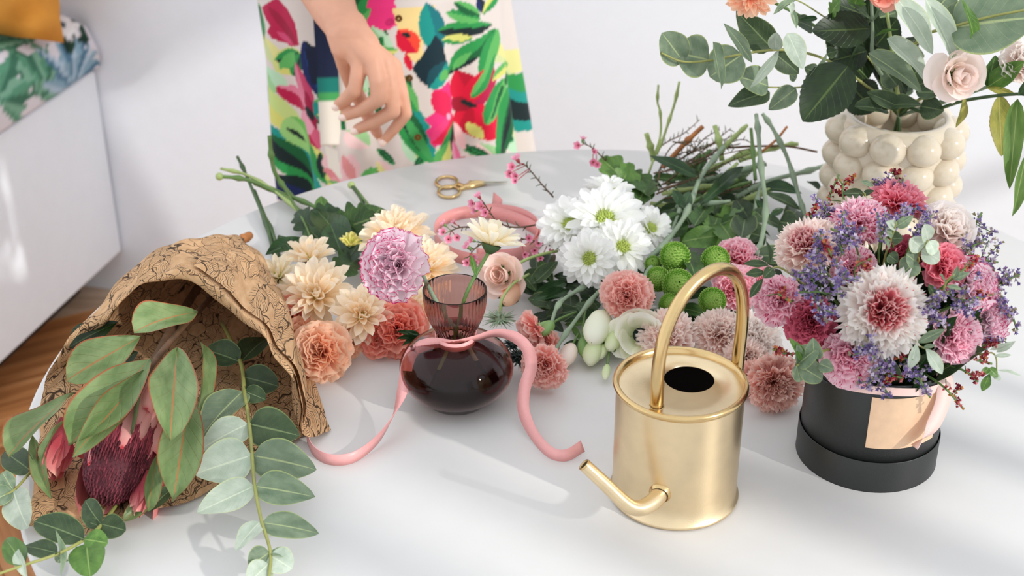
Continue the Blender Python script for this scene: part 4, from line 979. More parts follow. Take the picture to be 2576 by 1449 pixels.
c1 = lambda x, y: (x / 1.6118, 550 + y / 1.6118)
def PL(x, y, z): px, py = c1(x, y); return T(px, py, z)
def w1(p, n): return px2m(p, n / 1.6118)
def leaf_row(par, rows, fn, wf):
    for r_ in rows:
        kind, b, t_, wd, mat = r_[:5]; nrm = r_[5] if len(r_) > 5 else None
        bb = fn(*b); leaf(par, kind, bb, fn(*t_), wf(bb, wd), mat, nrm)
plf = thing('protea_branch', 'leathery red-edged protea leaves fanning over the pink bloom', 'foliage', T(440, 800, .04))
tube(m_ := MB(), smooth_path([L(plf, p) for p in (PL(860, 320, .05), PL(760, 420, .075), PL(640, 560, .085), PL(560, 680, .075))], 5), .003, 8); m_.build('stem', M['twig'], plf)
leaf_row(plf, [('oblong', (800, 380, .075), (545, 455, .092), 205, 'protea_leaf', (0, .5, 1)), ('oblong', (570, 480, .07), (268, 655, .055), 175, 'protea_leaf'),
    ('oblong', (612, 560, .088), (278, 915, .092), 215, 'protea_leaf', (-.1, .5, 1)), ('oblong', (600, 615, .082), (300, 957, .086), 120, 'protea_leaf', (.5, .4, 1)),
    ('oblong', (718, 530, .092), (690, 888, .086), 190, 'protea_leaf', (.2, .3, 1)), ('oblong', (768, 715, .06), (702, 1142, .058), 172, 'protea_leaf', (.2, .4, 1)),
    ('oblong', (810, 495, .055), (795, 790, .045), 95, 'protea_leaf', (.7, .2, 1)), ('oblong', (300, 710, .05), (30, 958, .05), 150, 'protea_leaf', (-.3, .5, 1)),
    ('oblong', (570, 640, .065), (528, 864, .068), 125, 'protea_leaf'), ('oblong', (275, 810, .06), (168, 985, .05), 40, 'protea_leaf', (-.8, .3, .6)),
    ('oblong', (640, 950, .05), (600, 1190, .03), 75, 'protea_leaf', (.6, .3, 1)), ('lance', (135, 880, .035), (205, 1135, .02), 75, 'protea_leaf', (-.5, .5, 1)),
    ('oblong', (640, 1120, .016), (500, 1225, .010), 70, 'protea_leaf'), ('oblong', (720, 1080, .014), (600, 1190, .012), 70, 'euc_dk'),
    ('oblong', (480, 420, .05), (280, 520, .04), 110, 'rose_leaf'), ('oblong', (560, 540, .05), (440, 600, .04), 90, 'rose_leaf')], PL, w1)

ep = [PL(900, 420, .02), PL(975, 580, .035), PL(990, 700, .042), PL(1010, 830, .046), PL(1022, 960, .044), PL(1032, 1080, .04), PL(1060, 1225, .036), PL(1096, 1350, .03), PL(1090, 1460, .024)]
eb = sprig('eucalyptus_branch', 'long eucalyptus branch of paired grey-green leaves trailing out of the paper wrap', 'eucalyptus', ep, .0022, 'stem_euc', [])
leaf_row(eb, [('round', (972, 580, .035), (825, 530, .03), 130, 'euc_dk'), ('round', (977, 580, .035), (1090, 480, .03), 130, 'euc_dk'), ('round', (980, 640, .035), (1130, 680, .03), 130, 'euc_dk'),  # innermost leaves take the dark tone as painted shade of the wrap
    ('ovate', (985, 700, .042), (812, 885, .034), 160, 'euc', (-.4, .3, 1)), ('round', (992, 700, .042), (1078, 735, .04), 80, 'euc_dk'),
    ('ovate', (1010, 832, .046), (1216, 880, .036), 175, 'euc_dk', (.2, .3, 1)), ('ovate', (1006, 832, .046), (806, 940, .036), 150, 'euc_pale'),
    ('ovate', (1020, 960, .044), (786, 1035, .036), 205, 'euc_pale'), ('ovate', (1024, 960, .044), (1284, 1018, .034), 180, 'euc', (.1, .6, 1)),
    ('ovate', (1030, 1085, .04), (796, 1192, .03), 135, 'euc_pale'), ('ovate', (1036, 1085, .04), (1278, 1128, .03), 150, 'euc', (.1, .6, 1)),
    ('ovate', (1056, 1228, .036), (953, 1348, .028), 92, 'euc_pale', (-.4, .4, 1)), ('ovate', (1062, 1232, .036), (1294, 1276, .028), 118, 'euc', (.1, .7, 1)),
    ('round', (1095, 1350, .03), (1182, 1362, .03), 60, 'euc', (0, 1, .5)), ('round', (1094, 1352, .03), (1010, 1412, .026), 110, 'euc'), ('round', (1094, 1365, .029), (1184, 1420, .026), 120, 'euc_pale'),
    ('round', (1090, 1400, .027), (1010, 1475, .024), 110, 'euc_pale')], PL, w1)
c7 = lambda x, y: (x / 3.09, 980 + y / 3.09)
def PL7(x, y, z): px, py = c7(x, y); return T(px, py, z)
def w7(p, n): return px2m(p, n / 3.09)
eb2 = sprig('eucalyptus_branch', 'eucalyptus branch with dark round leaves in the lower left corner', 'eucalyptus', [PL7(930, 860, .012), PL7(790, 1050, .02), PL7(650, 1170, .028), PL7(440, 1280, .034), PL7(200, 1360, .034), PL7(-60, 1450, .03)], .0018, 'stem_euc', [])
leaf_row(eb2, [('round', (655, 1165, .03), (262, 1020, .036), 250, 'euc_dk', (-.1, .6, 1)), ('ovate', (445, 1272, .036), (180, 1215, .03), 165, 'euc_dk'), ('round', (655, 1165, .03), (838, 1195, .028), 190, 'fresh_leaf', (0, .4, 1)),
    ('round', (672, 1195, .028), (700, 1455, .02), 280, 'fresh_leaf', (0, .5, 1)), ('lance', (432, 1090, .045), (480, 1445, .02), 75, 'euc', (.9, .3, .5)), ('ovate', (195, 1368, .034), (38, 1155, .03), 190, 'fresh_leaf', (-.2, .5, 1)),
    ('ovate', (135, 1245, .04), (215, 1465, .03), 110, 'euc_pale', (-.5, .3, .8)), ('round', (785, 1045, .022), (660, 860, .03), 200, 'euc_dk', (-.3, .4, 1)), ('round', (785, 1045, .022), (978, 1095, .02), 200, 'euc_dk', (.2, .5, 1)),
    ('round', (770, 1060, .02), (660, 1020, .02), 90, 'euc_dk'), ('round', (440, 1280, .03), (520, 1340, .015), 90, 'euc')], PL7, w7)
eb3 = sprig('eucalyptus_branch', 'eucalyptus sprig with pale leaves hanging past the left table edge', 'eucalyptus', [PL7(420, 480, .02), PL7(245, 635, .022), PL7(105, 785, .024), PL7(-40, 850, .02)], .0016, 'stem_euc', [])
leaf_row(eb3, [('round', (105, 785, .024), (215, 1078, .018), 260, 'euc_pale', (-.1, .5, 1)), ('round', (103, 785, .024), (15, 640, .03), 130, 'euc'), ('ovate', (100, 790, .024), (-120, 900, .02), 200, 'euc'), ('round', (245, 635, .024), (30, 480, .02), 220, 'euc_dk')], PL7, w7)

# ------------------------------------------------------------------ peach and orange flowers on the left of the pile
GP = 'peach chrysanthemums in the pile'
mum('large peach chrysanthemum facing front, left of the pink-edged carnation', T(792, 738, .052), 92, 'p_peach', (-.1, .55, 1), stem=[T(790, 610, .02), T(720, 480, .01)], group=GP)
mum('peach chrysanthemum standing up at the back left of the peach cluster', T(778, 640, .050), 68, 'p_peach', (0, 1.0, .55), 'loose', stem=[T(775, 580, .02), T(690, 430, .012)], group=GP)
mum('pale peach chrysanthemum beside the edge of the kraft paper', T(695, 690, .040), 62, 'p_cream', (-.4, .7, .8), 'loose', group=GP, disc='disc')
mum('peach chrysanthemum just below the pink-edged carnation', T(912, 792, .046), 76, 'p_peach', (.25, .35, 1), group=GP)
mum('peach chrysanthemum at the back behind the pink-edged carnation', T(1000, 585, .050), 88, 'p_peach', (0, .9, .7), group=GP, stem=[T(930, 520, .012), T(885, 462, .010)])
mum('peach chrysanthemum to the right behind the pink-edged carnation', T(1075, 668, .044), 80, 'p_peach', (.3, .6, .8), group=GP)
mum('peach chrysanthemum low behind the glass cup', T(1035, 775, .038), 62, 'p_peach', (.2, .5, 1), group=GP)
mum('small half-open yellow chrysanthemum bud among dark leaves', T(882, 612, .042), 34, 'p_yellow', (.1, .9, .7), 'loose', open_=.7, disc='disc_y')
GO = 'orange carnations in the pile'
carnation('coral orange carnation tucked beside the kraft paper edge', T(722, 795, .032), 62, 'c_orange', (-.2, .4, 1), 's', group=GO)
carnation('light peach-orange carnation lowest in the cluster', T(805, 885, .030), 78, 'c_peach', (-.1, .1, 1), 's', group=GO)
carnation('small salmon carnation between the peach blooms', T(872, 850, .024), 50, 'c_peach', (0, 0, 1), 's', group=GO)
carnation('bright coral-orange carnation left of the glass vase', T(1002, 822, .030), 78, 'c_orange', (.1, .3, 1), 's', group=GO)
carnation('peach carnation half hidden under the chrysanthemums', T(760, 845, .022), 52, 'c_peach', (0, .2, 1), 's', group=GO)
carnation('coral carnation deep under the pink-edged carnation', T(950, 850, .022), 52, 'c_orange', (0, .2, 1), 's', group=GO)

# stems and leaves behind the peach cluster
def stem_thing(label, pts, r, smat, nodes=2, group=None, leaves=(), name='cut_stem', cat='stem', end=None):
    t = sprig(name, label, cat, pts, r, smat, leaves, group, nodes, .9)
    if end: v, f, uv = grid(12, 8, lambda a, b: L(t, pts[-1]) + Vector((math.cos(a * 6.28318) * math.sin(.02 + b * 3.1), math.sin(a * 6.28318) * math.sin(.02 + b * 3.1), -math.cos(.02 + b * 3.1))) * r * 1.9, True); MB().add(v, f, uv).build('knob', M['stem_lt'], t)
    return t
GS = 'cut stems behind the peach flowers'
stem_thing('dark stem pointing up from the crossing of the left stems', [T(690, 640, .004), T(668, 560, .010), T(632, 470, .020), T(610, 420, .032), T(597, 394, .040)], .0023, 'stem_dk', 2, GS)
stem_thing('stem with a rounded yellow-green end reaching furthest left', [T(780, 560, .008), T(720, 500, .014), T(650, 462, .022), T(600, 448, .027), T(552, 444, .030)], .0028, 'stem', 2, GS, end=1)
stem_thing('thin stem with a bare cut tip above the leftmost one', [T(760, 540, .010), T(690, 480, .018), T(620, 440, .028), T(555, 424, .034)], .0020, 'stem_lt', 3, GS)
stem_thing('upright knobby stem in front of the skirt hem', [T(740, 500, .008), T(708, 462, .018), T(690, 430, .036), T(682, 390, .056), T(678, 342, .082)], .0030, 'stem', 2, GS)
stem_thing('short stem lying toward the wrapped bouquet', [T(700, 650, .004), T(690, 600, .006), T(664, 540, .008), T(640, 480, .012)], .0027, 'stem_dk', 1, GS)
stem_thing('single short stem with a cut knob standing apart', [T(926, 545, .006), T(908, 500, .008), T(884, 466, .011)], .0027, 'stem_dk', 0, GS, end=1)
stem_thing('stem running right into the dark leaves', [T(640, 462, .016), T(720, 490, .012), T(800, 525, .010), T(860, 570, .012)], .0026, 'stem', 3, GS)
lf = thing('chrysanthemum_foliage', 'dark lobed chrysanthemum leaves behind the peach flowers', 'foliage', T(830, 560, 0))
for k, (b, t_, wd, kd, mt) in enumerate([((880, 640, .02), (790, 520, .028), 90, 'lance', 'dark_leaf'), ((850, 580, .012), (950, 545, .03), 110, 'lobed', 'mum_leaf'), ((900, 590, .012), (960, 520, .022), 95, 'round', 'mum_leaf'), ((800, 590, .012), (745, 530, .02), 70, 'lobed', 'dark_leaf'), ((860, 640, .02), (830, 560, .035), 70, 'lance', 'dark_leaf'),
    ((760, 600, .015), (668, 640, .018), 42, 'lance', 'dark_leaf'), ((900, 650, .015), (840, 700, .03), 80, 'lobed', 'dark_leaf'), ((810, 545, .012), (808, 492, .03), 36, 'lance', 'fresh_leaf'), ((780, 560, .012), (860, 530, .02), 70, 'lobed', 'dark_leaf'), ((740, 640, .012), (700, 590, .02), 36, 'lance', 'dark_leaf'), ((870, 660, .02), (920, 590, .03), 60, 'lobed', 'dark_leaf'), ((820, 620, .012), (770, 570, .02), 60, 'lobed', 'mum_leaf')]):
    leaf(lf, kd, T(*b), T(*t_), px2m(T(*b), wd), mt)
lf2 = thing('thistle_leaf', 'spiky dark thistle leaf beside the coral carnation and vase', 'foliage', T(1050, 845, .03))
for k in range(13):
    a = R(150 + k * 14); p = T(1060, 845, .034); e = p + (VR * math.cos(a) + VU * (-math.sin(a) * -1) * .6 - VF * .2) * px2m(p, 45 + 18 * (k % 2))
    leaf(lf2, 'lance', p, e, px2m(p, 13), 'dark_leaf')

# ------------------------------------------------------------------ the two flowers in the glass vase
pc = T(985, 668, .150)
cv = carnation('white-pink carnation with magenta-edged ruffled petals standing in the glass vase', pc, 94, 'c_edge', (-.55, .05, 1), 'n', calyx=True)
stem_to(cv, [PW[cv.name] @ Vector((0, 0, -.05)), VC + Vector((-.018, -.006, .118)), VC + Vector((0, 0, .083)), VC + Vector((.012, .004, .060)), VC + Vector((.034, .006, .014))], .0024, M['stem_gl'], nodes=1)
pm_ = VC + Vector((.029, 0, .170))
cm_ = mum('cream chrysanthemum seen from the side on a stem in the glass vase', T(1240, 600, .172), 82, 'p_cream', (.28, 1.0, .12), 'loose', open_=.92)
stem_to(cm_, [PW[cm_.name] @ Vector((0, 0, -.012)), VC + Vector((.012, -.010, .130)), VC + Vector((.0, -.006, .082)), VC + Vector((-.010, -.010, .060)), VC + Vector((-.030, -.016, .014))], .0019, M['stem'])
leaf(cm_, 'lance', VC + Vector((.022, -.012, .148)), T(1185, 640, .16), .006, 'fresh_leaf')

# ------------------------------------------------------------------ white chrysanthemums
GW = 'white chrysanthemums in the middle of the pile'
mum('largest white chrysanthemum facing front with green eye', T(1522, 545, .085), 98, 'p_white', (.0, .6, 1), 'white', group=GW, disc='disc', stem=[T(1640, 520, .03), T(1760, 440, .02)])
mum('white chrysanthemum on the left of the white group', T(1432, 562, .072), 84, 'p_white', (-.35, .45, 1), 'white', group=GW, disc='disc')
mum('lowest white chrysanthemum above the coral carnation', T(1482, 650, .068), 76, 'p_white', (-.15, .1, 1), 'white', group=GW, disc='disc')
mum('white chrysanthemum right of the lowest one', T(1568, 618, .066), 78, 'p_white', (.2, .3, 1), 'white', group=GW, disc='disc')
mum('white chrysanthemum at the right end of the white group', T(1640, 572, .058), 62, 'p_white', (.45, .5, 1), 'white', group=GW, disc='disc')
mum('white chrysanthemum at the back turned away upward', T(1532, 468, .080), 66, 'p_white', (.1, 1.1, .4), 'white', group=GW, disc='disc')
lf = thing('chrysanthemum_foliage', 'bright green lobed leaves behind the white chrysanthemums', 'foliage', T(1570, 450, 0))
for b, t_, wd, kd, mt in [((1600, 480, .05), (1510, 395, .07), 80, 'lobed', 'fresh_leaf'), ((1570, 440, .05), (1640, 500, .055), 80, 'lobed', 'mum_leaf'), ((1600, 520, .05), (1640, 450, .055), 70, 'lobed', 'mum_leaf'), ((1620, 510, .045), (1580, 580, .06), 50, 'lance', 'fresh_leaf'), ((1560, 470, .05), (1590, 410, .07), 60, 'lobed', 'fresh_leaf')]:
    leaf(lf, kd, T(*b), T(*t_), px2m(T(*b), wd), mt)

# ------------------------------------------------------------------ green button chrysanthemums
for lb, x, y, z, r_, fc in [('upper left green button chrysanthemum under the white flowers', 1698, 646, .062, 40, (-.1, .5, 1)), ('upper right green button chrysanthemum beside the hot pink carnation', 1800, 655, .060, 38, (.2, .5, 1)), ('green button chrysanthemum in the middle of its cluster', 1706, 716, .050, 42, (0, .2, 1)),
    ('green button chrysanthemum beside the coral carnation', 1655, 702, .044, 33, (-.4, .2, 1)), ('green button chrysanthemum seen through the can handle', 1792, 757, .046, 36, (.3, .1, 1)), ('shaded green button chrysanthemum lowest in the cluster', 1690, 768, .034, 34, (0, 0, 1)), ('small green button peeking above the coral carnation', 1643, 664, .05, 22, (-.2, .6, 1))]:
    pompon(lb, T(x, y, z), r_, fc, stem=[T(x + 30, y - 20, z * .55), T(x + 80, y - 60, .015)])

# ------------------------------------------------------------------ pink carnations, roses, buds in the middle
carnation('coral pink carnation facing front below the white chrysanthemums', T(1577, 742, .062), 68, 'c_coral', (-.1, .15, 1), 'n', stem=[T(1640, 670, .05), T(1690, 580, .05), T(1720, 500, .05)])
carnation('coral pink carnation lying lowest in front of the pile beside the ribbon', T(1365, 925, .028), 60, 'c_coral', (-.35, -.35, 1), 'n', stem=[T(1430, 830, .036), T(1500, 740, .042), T(1560, 680, .040)])
carnation('half-open pale coral carnation seen from the side behind the ribbon', T(1335, 832, .034), 52, 'c_coral', (-1, -.35, .3), 's', stem=[T(1410, 760, .042), T(1480, 715, .040), T(1540, 680, .036)], flat=1.25)
carnation('small coral carnation under the half-open one', T(1368, 862, .022), 40, 'c_coral', (-.4, -.4, 1), 's', calyx=False)
carnation('hot pink carnation right of the green buttons', T(1862, 640, .058), 58, 'c_hot', (.1, .7, .8), 'n', stem=[T(1890, 560, .04), T(1912, 470, .04)])
carnation('deep pink carnation framed by the can handle', T(1852, 722, .044), 62, 'c_hot', (.1, .2, 1), 'n')
carnation('pink carnation in the shade between handle and flower box', T(1912, 700, .045), 46, 'c_hot', (.3, .3, 1), 'n', calyx=False)
GF = 'pale pink fringed carnations behind the can'
carnation('pale pink fringed carnation left behind the watering can', T(1672, 838, .036), 80, 'c_pinkpale', (-.3, .6, .8), 'f', group=GF)
carnation('pale pink fringed carnation seen through the can handle', T(1808, 832, .038), 74, 'c_pinkpale', (-.1, .6, .9), 'f', group=GF)
carnation('blush fringed carnation right of the can handle', T(1900, 838, .036), 80, 'c_blush', (.2, .6, .8), 'f', group=GF)
carnation('blush fringed carnation low behind the can rim', T(1880, 900, .024), 62, 'c_pinkpale', (.1, .1, 1), 'f', group=GF)
carnation('salmon fringed carnation with brown heart between can and black box', T(1955, 965, .030), 80, 'c_salmon', (.25, -.1, 1), 'f', group=GF)
carnation('salmon fringed carnation half hidden behind the can body', T(1900, 955, .020), 55, 'c_salmon', (0, .1, 1), 'f', group=GF)
rose('pale apricot spray rose behind the ribbed glass cup', T(1258, 692, .050), 43, 'rose_pet', (-.35, .05, 1), stem=[T(1320, 655, .05), T(1400, 632, .04), T(1480, 625, .03)], smat='stem_lt')
rose('white lisianthus bloom with dark throat beside the watering can', T(1610, 842, .034), 55, 'lis', (-.1, .1, 1), layers=2, cat='lisianthus', sep=False, name='lisianthus', stem=[T(1600, 780, .02), T(1640, 700, .02)])
bud('closed cream lisianthus above the green buds', T(1518, 790, .034), T(1488, 862, .030), 34, 'lis', stem=[T(1540, 740, .03), T(1580, 680, .02)], cat='lisianthus', name='lisianthus_bud')
bud('pale green lisianthus bud left of the open lisianthus', T(1560, 832, .028), T(1530, 880, .020), 21, 'lis_bud', stem=[T(1545, 880, .016), T(1560, 760, .02)], cat='lisianthus', name='lisianthus_bud')
bud('larger frilled green lisianthus bud lying on the table', T(1498, 862, .020), T(1482, 916, .012), 24, 'lis_bud', stem=[T(1515, 820, .02), T(1540, 760, .02)], cat='lisianthus', name='lisianthus_bud')
bud('small oval lisianthus bud touching the frilled one', T(1522, 868, .018), T(1508, 902, .012), 13, 'lis_bud', stem=[T(1530, 840, .02)], cat='lisianthus', name='lisianthus_bud')
bud('slender drooping lisianthus bud nearest the can rim', T(1528, 918, .014), T(1522, 955, .008), 11, 'lis_bud', stem=[T(1532, 890, .014), T(1545, 850, .016)], cat='lisianthus', name='lisianthus_bud')
bud('green rosebud with pointed sepals beside the lisianthus buds', T(1466, 850, .020), T(1472, 902, .010), 16, 'calyx', stem=[T(1466, 825, .024), T(1476, 770, .03)], cat='rosebud', name='rose_bud')
bud('small olive rosebud against the half-open coral carnation', T(1390, 812, .036), T(1364, 842, .036), 15, 'calyx', stem=[T(1412, 800, .036), T(1450, 785, .03)], cat='rosebud', name='rose_bud')
bud('pale peach rosebud right of the lowest coral carnation', T(1440, 868, .018), T(1418, 918, .010), 22, 'rose_pet', stem=[T(1455, 840, .02)], cat='rosebud', name='rose_bud')
bud('peach rosebud resting by the glass cup', T(1300, 720, .03), T(1270, 762, .03), 24, 'c_peach', stem=[T(1330, 690, .03)], cat='rosebud', name='rose_bud')
def thistle(label, p, rpx, mat, n=70, squash=.6):
    t = thing('thistle', label, 'thistle', p); mb = MB(); rad = px2m(p, rpx)
    for k in range(n):
        z = rnd.uniform(-.3, 1); q = k * 2.39996; rr = math.sqrt(1 - z * z) if abs(z) < 1 else 0; d = Vector((rr * math.cos(q), rr * math.sin(q), z * squash)); e = d * rad * rnd.uniform(.8, 1.1)
        tube(mb, [d * rad * .15, e * .6 + Vector((0, 0, .001)), e], [.0011, .0008, .0002], 4)
    mb.build('spines', M[mat], t)
    cm = MB(); lathe(cm, [(.001, -.3 * rad), (.3 * rad, -.1 * rad), (.3 * rad, .2 * rad), (.001, .42 * rad)], 12); cm.build('head', M[mat], t); return t
th = thistle('feathery grey-green thistle head right of the glass cup', T(1258, 805, .034), 46, 'thistle')
stem_to(th, [T(1258, 800, .034), T(1262, 755, .05), T(1290, 715, .05), T(1330, 690, .035)], .0016, M['stem_lt'])
thistle('dark thistle head in the shade between vase and coral carnation', T(1308, 905, .022), 44, 'thistle_dk', 90)
thistle('dark thistle head above the shaded one beside the vase', T(1290, 870, .03), 30, 'thistle_dk', 60)

# dark foliage filling the heart of the pile
def patch(name, label, items, cat='foliage'):
    t = thing(name, label, cat, T(items[0][0][0], items[0][0][1], 0))
    for b, t_, wd, kd, mt in items: leaf(t, kd, T(*b), T(*t_), px2m(T(*b), wd), mt)
    return t
def rpatch(name, label, x0, x1, y0, y1, z0, z1, n, kinds, mats, ln=(60, 110), wd=(26, 50)):
    items = []
    for k in range(n):
        x, y, z = rnd.uniform(x0, x1), rnd.uniform(y0, y1), rnd.uniform(z0, z1); a = rnd.uniform(0, 6.28); l_ = rnd.uniform(*ln)
        items.append(((x, y, z), (x + l_ * math.cos(a), y + l_ * .7 * math.sin(a), max(.004, z + rnd.uniform(-.012, .012))), rnd.uniform(*wd), rnd.choice(kinds), rnd.choice(mats)))
    return patch(name, label, items)
rpatch('mixed_foliage', 'dark green leaves under the white chrysanthemums', 1310, 1520, 680, 800, .006, .028, 26, ['lance', 'ovate', 'serrate'], ['dark_leaf', 'rose_leaf', 'euc_dk'])
rpatch('mixed_foliage', 'dark leaves shading the centre of the pile around the green buttons', 1600, 1860, 660, 790, .004, .026, 26, ['lobed', 'ovate', 'lance'], ['dark_leaf', 'rose_leaf', 'mum_leaf'])
rpatch('mixed_foliage', 'small serrated leaves beside the lisianthus buds', 1440, 1600, 780, 880, .004, .016, 12, ['lance', 'serrate'], ['dark_leaf', 'fresh_leaf'], (40, 70), (14, 26))
rpatch('mixed_foliage', 'bright green curled leaves above the green buttons', 1700, 1850, 540, 640, .02, .05, 16, ['lobed', 'round'], ['fresh_leaf', 'mum_leaf'], (60, 100), (40, 70))
rpatch('mixed_foliage', 'dark leaves between the apricot rose and the coral buds', 1270, 1400, 690, 800, .008, .030, 12, ['serrate', 'lance'], ['dark_leaf', 'rose_leaf', 'mum_leaf'], (50, 90), (22, 40))

# waxflower sprigs
wax_sprig('waxflower sprig arching highest in front of the scissors tip', [T(1392, 496, .05), T(1360, 460, .07), T(1335, 430, .085), T(1318, 412, .092)], [(T(1302, 402, .095), 17), (T(1290, 420, .092), 15), (T(1283, 436, .09), 15), (T(1298, 444, .088), 14), (T(1296, 456, .086), 11)])
wax_sprig('waxflower sprig pointing at the ribbon coil, behind the cream chrysanthemum', [T(1370, 562, .05), T(1300, 572, .06), T(1255, 560, .07), T(1230, 530, .08), T(1216, 508, .085)], [(T(1205, 495, .088), 14), (T(1190, 512, .086), 14), (T(1212, 520, .086), 17), (T(1222, 535, .083), 14), (T(1196, 530, .08), 12)])
wax_sprig('waxflower sprig left of the cream chrysanthemum', [T(1200, 570, .06), T(1160, 572, .066), T(1135, 580, .066)], [(T(1118, 565, .068), 13), (T(1116, 585, .066), 14), (T(1128, 602, .066), 14), (T(1150, 598, .064), 13), (T(1142, 560, .066), 9)])
wax_sprig('waxflower sprig hanging below the cream chrysanthemum', [T(1230, 600, .055), T(1190, 630, .058), T(1184, 650, .056)], [(T(1178, 622, .058), 16), (T(1190, 605, .058), 14), (T(1186, 645, .056), 16), (T(1176, 660, .054), 13), (T(1196, 660, .054), 11)])
wax_sprig('waxflower sprig at the back beside the green leaf', [T(1560, 440, .05), T(1520, 400, .07), T(1490, 372, .085), T(1470, 362, .09)], [(T(1456, 366, .092), 14), (T(1466, 352, .092), 12), (T(1494, 382, .086), 10), (T(1492, 408, .082), 14), (T(1502, 414, .08), 12)])
wax_sprig('dark red waxflower twigs left of the white chrysanthemums', [T(1440, 640, .02), T(1390, 620, .03), T(1340, 605, .035), T(1310, 600, .04)], [(T(1330, 600, .04), 13), (T(1355, 612, .038), 13), (T(1375, 600, .036), 12), (T(1345, 630, .034), 13), (T(1390, 630, .034), 12), (T(1320, 640, .03), 12), (T(1360, 650, .028), 12)])

# ------------------------------------------------------------------ heap of stems at the back
c4 = lambda x, y: (1500 + x / 2.4983, 180 + y / 2.4983)
def P4(x, y, z): px, py = c4(x, y); return T(px, py, z)
GB = 'cut stems heaped at the back of the table'
for lb, pts, r_, mt, nd in [
    ('tall thin jointed stem standing at the left of the stem heap', [(330, 640, .03), (400, 420, .065), (402, 260, .10), (385, 190, .115), (390, 85, .14)], .0016, 'stem_lt', 3),
    ('taller slanting jointed stem right of the thin one', [(380, 520, .05), (420, 420, .07), (460, 300, .095), (495, 190, .12), (522, 65, .15)], .0018, 'stem_lt', 3),
    ('short pale stump with a drop at its end', [(360, 560, .04), (340, 470, .06), (315, 390, .078)], .0036, 'stem_lt', 1),
    ('brown woody stem end pointing up right', [(420, 600, .04), (540, 470, .06), (610, 400, .075), (670, 345, .085)], .0034, 'wood_end', 1),
    ('pale cut stem end in the middle of the heap', [(790, 560, .05), (770, 430, .075), (745, 340, .09)], .0036, 'stem_lt', 1),
    ('long glaucous jointed stem crossing behind the handle', [(560, 900, .05), (600, 800, .052), (660, 660, .058), (740, 550, .064), (800, 470, .07)], .0032, 'stem_gl', 2),
    ('lower half of a glaucous stem running to the white flowers', [(330, 1180, .055), (450, 1060, .056), (560, 900, .055), (600, 790, .05)], .0030, 'stem_gl', 2),
    ('long upright glaucous stem hanging in front of the heap', [(1005, 1150, .06), (1040, 1050, .065), (1065, 850, .08), (1035, 600, .11), (1020, 400, .135), (1005, 270, .15)], .0028, 'stem_gl', 4),
    ('long glaucous stem bending down at the right of the heap', [(1315, 920, .03), (1270, 770, .05), (1200, 540, .085), (1110, 360, .115), (1045, 265, .13)], .0027, 'stem_gl', 4),
    ('horizontal pale stem reaching right to the bubble vase', [(880, 790, .03), (1080, 690, .03), (1310, 630, .034), (1440, 590, .036)], .0032, 'stem_gl', 2),
    ('dark twig pointing right above the horizontal stem', [(800, 480, .06), (1000, 470, .06), (1200, 470, .062), (1390, 505, .058)], .0016, 'twig', 0),
    ('olive stem end standing in the heap', [(1000, 680, .05), (985, 500, .075), (972, 355, .10)], .0024, 'stem', 1),
    ('pale stem with side nubs lying to the right', [(900, 560, .05), (1050, 500, .055), (1180, 465, .058), (1270, 455, .06)], .0030, 'stem_lt', 3),
    ('thin brown stem end behind the glaucous ones', [(1020, 520, .06), (1130, 430, .075), (1200, 345, .09)], .0018, 'wood_end', 0),
    ('pale green stem with budding nodes', [(780, 500, .06), (860, 420, .075), (950, 335, .09)], .0024, 'stem_lt', 4),
    ('thick green stem low in the heap', [(420, 860, .02), (640, 800, .022), (820, 720, .03), (1000, 600, .04)], .0034, 'stem', 3),
    ('second thick green stem low in the heap', [(340, 830, .02), (600, 860, .02), (850, 830, .022), (1190, 705, .03)], .0030, 'stem_lt', 3),
    ('pale broad stem under the dark leaf', [(560, 900, .02), (760, 760, .03), (900, 640, .045), (1050, 570, .05)], .0036, 'stem_gl', 2),
    ('green stem pointing right under the twigs', [(620, 880, .015), (820, 850, .016), (990, 800, .02)], .0028, 'stem', 2)]:
    stem_thing(lb, [P4(*p) for p in pts], r_, mt, nd, GB)
GT = 'needled twigs in the stem heap'
for lb, pts in [('brown needled twig uppermost across the heap', [(360, 640, .045), (560, 600, .055), (760, 530, .062), (980, 480, .066)]), ('brown needled twig sloping through the middle', [(330, 760, .04), (560, 690, .048), (800, 580, .058), (960, 520, .06)]),
    ('needled twig along the left edge of the heap', [(380, 720, .04), (420, 560, .055), (500, 450, .07), (640, 440, .075)]), ('needled twig in the shade under the others', [(420, 800, .03), (640, 760, .036), (860, 740, .04), (1010, 700, .044)]), ('needled twig crossing toward the right', [(440, 620, .05), (640, 560, .058), (860, 440, .07), (950, 430, .075)]), ('short needled twig above the dark leaf', [(480, 440, .07), (600, 470, .07), (740, 560, .06)])]:
    t = wax_sprig(lb, [P4(*p) for p in pts], [], GT); t.name = 'needled_twig'; t['category'] = 'twig'
GL = 'long dark leaves in the stem heap'
def one_leaf(label, b, t_, wd, kd, mt, fn=P4, nrm=None, name='loose_leaf', group=GL, sc_=2.4983, var=None):
    t = thing(name, label, 'leaf', fn(*b), None, group); bb = fn(*b); leaf(t, kd, bb, fn(*t_), px2m(bb, wd / sc_), mt, nrm, 'blade', var); tube(m_ := MB(), [Vector((0, 0, 0)), L(t, bb.lerp(fn(*t_), .12))], .0008, 5); m_.build('stalk', M['stem'], t)
one_leaf('long dark pointed leaf curving down left', (650, 670, .06), (335, 525, .075), 90, 'lance', 'dark_leaf')
one_leaf('long dark leaf pointing up right', (640, 850, .05), (930, 590, .06), 90, 'lance', 'dark_leaf')
one_leaf('grey lance leaf lying right of the upright stem', (1060, 760, .05), (1290, 870, .03), 70, 'lance', 'lance_leaf')
one_leaf('curled grey leaf below the right stem', (1010, 900, .03), (1185, 990, .02), 75, 'lance', 'lance_leaf')
